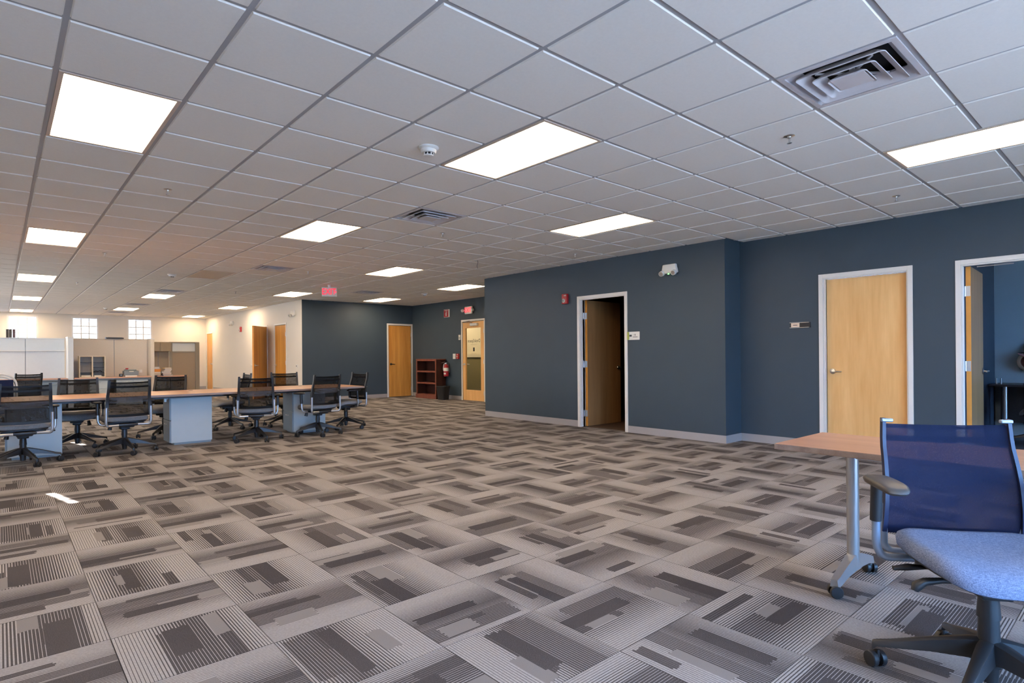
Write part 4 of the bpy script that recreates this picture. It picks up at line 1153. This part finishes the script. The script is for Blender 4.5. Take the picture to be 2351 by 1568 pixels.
tag(boxes('paper_stack', [(-.10, .10, -.09, .08, 0, .035)], mPaper, None, 0, (1.66, 18.35, .751)), 'small white paper stack in the bottom left compartment', 'paper')
tag(boxes('paper_stack', [(-.09, .06, -.09, .08, 0, .03)], mPaper, None, 0, (1.92, 18.35, .751)), 'small white paper stack in the bottom right compartment', 'paper')
bm = bmesh.new(); tube(bm, [(-.09, 0, .012), (-.04, .02, .03), (.0, -.02, .02), (.05, .02, .035), (.09, 0, .012)], .011, 8)
tag(obj('headset', bm, mBlackPl, None, (1.91, 18.34, .86)), 'dark tangled headset on the shelf of the right compartment', 'headset')
t = thing('printer', 'grey desktop printer with a carrying handle on the beige cubicle worktop', 'printer', (2.63, 18.36, .73))
bm = bmesh.new(); bx(bm, -.165, .165, -.13, .15, .03, .15, .015); obj('printer_body', bm, mPrinter, t, smooth=40)
bm = bmesh.new(); bx(bm, -.135, .135, .0, .14, .15, .185, .015); obj('lid', bm, mPrinter, t, smooth=40)
boxes('handle_slot', [(-.05, .05, -.135, -.128, .125, .14)], mPaper, t); boxes('paper_tray', [(-.14, .12, -.17, .1, .0, .03)], mPaper, t)
t = thing('calculator', 'small black device standing left of the printer', 'device', (2.405, 18.3, .73))
bm = bmesh.new(); bx(bm, -.04, .04, -.03, .03, 0, .075, .01); obj('device_body', bm, mBlackPl, t); bm = bmesh.new(); cyl(bm, (0, -.03, .04), (0, -.036, .04), .02, seg=14); obj('dial', bm, mPedS, t)
bm = bmesh.new()
for k in range(5): cyl(bm, (k*.012, 0, 0), (k*.012+.01, .004, .03), .008, .010, 7)
tag(obj('red_ornament', bm, mRed, None, (2.53, 18.45, .916)), 'little red ornament lying on top of the printer', 'ornament')
# stacks of folders and binders
cols_ = {'cream': (.80, .66, .40), 'orange': (.85, .33, .06), 'white': (.80, .78, .74), 'blue': (.22, .34, .42), 'plum': (.25, .12, .14), 'green': (.42, .48, .30), 'grey': (.34, .35, .36)}
cm = {k: mat('folder_'+k, v, .6, var=.05) for k, v in cols_.items()}
def stack(x, y, z, items, side, word):
    for k, (c, th, w, dx) in enumerate(items):
        t = thing('binder' if th > .03 else 'folder', '%s %s, %s in the %s' % (c, 'binder' if th > .03 else 'folder', ['lowest', 'second from the bottom', 'third from the bottom', 'fourth from the bottom', 'fifth from the bottom', 'topmost', 'very top'][k] if k < len(items)-1 else 'topmost', word), 'binder' if th > .03 else 'folder', (x+dx, y, z), random.uniform(-.06, .06), word)
        boxes('cover', [(-w/2, w/2, -.14, .14, 0, .004), (-w/2, w/2, -.14, .14, th-.004, th), (side*w/2-.004, side*w/2+.004, -.14, .14, 0.004, th-.004)], cm[c], t)
        boxes('pages', [(-w/2+.008, w/2-.008, -.132, .132, .0045, th-.0045)], mPaper if c != 'orange' else cm['orange'], t)
        z += th+.0006
stack(3.30, 18.95, .7105, [('plum', .022, .21, 0), ('white', .026, .22, 0), ('green', .022, .2, .01), ('cream', .045, .21, .01), ('orange', .075, .21, .0), ('cream', .03, .19, 0), ('white', .03, .19, -.01)], 1, 'left pile of folders')
stack(3.57, 18.93, .7105, [('blue', .028, .24, .02), ('plum', .026, .22, .0), ('white', .03, .22, .0), ('blue', .04, .23, -.02), ('white', .035, .18, .02), ('grey', .035, .18, .03), ('cream', .03, .17, .02)], -1, 'right pile of folders')
# things on top of the partitions
for k, (x, w, c, l) in enumerate(((.155, .05, (.05, .045, .03), 'thin dark binder standing on the left partition, outer one'), (.21, .05, (.07, .06, .045), 'thin dark binder standing on the left partition, inner one'), (.275, .045, (.12, .06, .06), 'reddish dark binder standing right of the other two on the partition'))):
    t = thing('binder', l, 'binder', (x, YP1, 1.7355), 0, 'binders on the left partition')
    mm = mat('binder_%d' % k, c, .5)
    boxes('cover', [(-w/2, -w/2+.004, -.11, .11, 0, .2), (w/2-.004, w/2, -.11, .11, 0, .2), (-w/2, w/2, -.115, -.11, 0, .2)], mm, t); boxes('pages', [(-w/2+.004, w/2-.004, -.11, .1, .01, .19)], mm, t)
t = thing('black_tray', 'flat black tray lying on top of the beige partition', 'tray', (2.32, YP1, 1.7355)); bm = bmesh.new(); bx(bm, -.19, .19, -.1, .1, 0, .03, .006); bx(bm, -.16, .16, -.08, .08, .03, .036, .002); obj('tray_body', bm, mBlackPl, t)
bm = bmesh.new(); bx(bm, -.20, -.19, -.1, .1, .005, .04); obj('tray_lip', bm, mBlackPl, t)

# ------------------------------------------------------------------ things inside the office
t = thing('office_desk', 'dark desk with a silver leg inside the office behind the open door', 'desk', (10.58, .6, 0))
bm = bmesh.new(); bx(bm, -.32, .30, -1.5, 1.07, .725, .755, .004); obj('desktop', bm, mat('charcoal_desktop', (.035, .035, .04), .4), t)
for yy in (-1.35, .93):
    bm = bmesh.new(); cyl(bm, (-.1, yy, 0), (-.1, yy, .725), .03, seg=16); obj('leg', bm, mSilver, t, smooth=40)
boxes('modesty_panel', [(.2, .22, -1.45, 1.02, .2, .72)], mBlackPl, t)
bm = bmesh.new(); 
for k in (0, .05): cyl(bm, (0, k, 0), (0, k, .08), .012, .008, 10)
tag(obj('desk_ornament', bm, mChrome, None, (10.42, 1.56, .7555)), 'pair of little shiny holders on the dark office desk corner', 'ornament')
t = thing('wall_ornament', 'cream and brown rounded ornament with a dark pointed band at the right edge', 'ornament', (10.88, 1.30, 1.06), R90)
mCr = mat('cream_ornament', (.72, .64, .50), .5); mBr = mat('brown_ornament', (.16, .06, .04), .5); mPk = mat('pink_ornament', (.70, .35, .36), .5)
bm = bmesh.new(); lathe(bm, [(.145, 0), (.15, -.02), (.13, -.045), (.11, -.05)], seg=28, axis='y'); obj('round_body', bm, mCr, t, smooth=40)
bm = bmesh.new(); lathe(bm, [(.105, -.045), (.10, -.062), (.07, -.07)], seg=28, axis='y'); obj('round_centre', bm, mBr, t, smooth=40)
bm = bmesh.new()
for pts, y0_, y1_, mm in (([(-.14, .135), (.2, .13), (.2, .06)], -.075, -.05, 0),):
    a = [bm.verts.new((x, y0_, z)) for x, z in pts]; b = [bm.verts.new((x, y1_, z)) for x, z in pts]
    bm.faces.new(a); bm.faces.new(b[::-1])
    for i in range(3): bm.faces.new((a[i], a[(i+1) % 3], b[(i+1) % 3], b[i]))
obj('pointed_band', bm, mBlackPl, t)
bm = bmesh.new(); tube(bm, [(-.13, -.065, .115), (-.04, -.085, .07), (.1, -.085, .0)], [.006, .02, .035], 8); obj('pink_ribbon', bm, mPk, t, smooth=40)
bm = bmesh.new(); pad(bm, [(.03+x, y) for x, y in outl(.09, -.03, .0, 4, 16)], [(1, .14), (.9, .2), (.5, .26)]); obj('cream_top', bm, mCr, t, smooth=40)
# corridor and office lamps, same panels as in the main room
def panel_lamp(name, x, y, label):
    t = thing(name, label, 'light', (x, y, ZC), 0)
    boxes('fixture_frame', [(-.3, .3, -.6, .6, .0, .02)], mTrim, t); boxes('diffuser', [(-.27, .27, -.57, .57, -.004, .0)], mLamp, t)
panel_lamp('ceiling_light', 10.4, 13.2, 'near ceiling panel in the corridor behind the glass door, out of view')
panel_lamp('ceiling_light', 10.4, 15.2, 'far ceiling panel in the corridor behind the glass door, out of view')
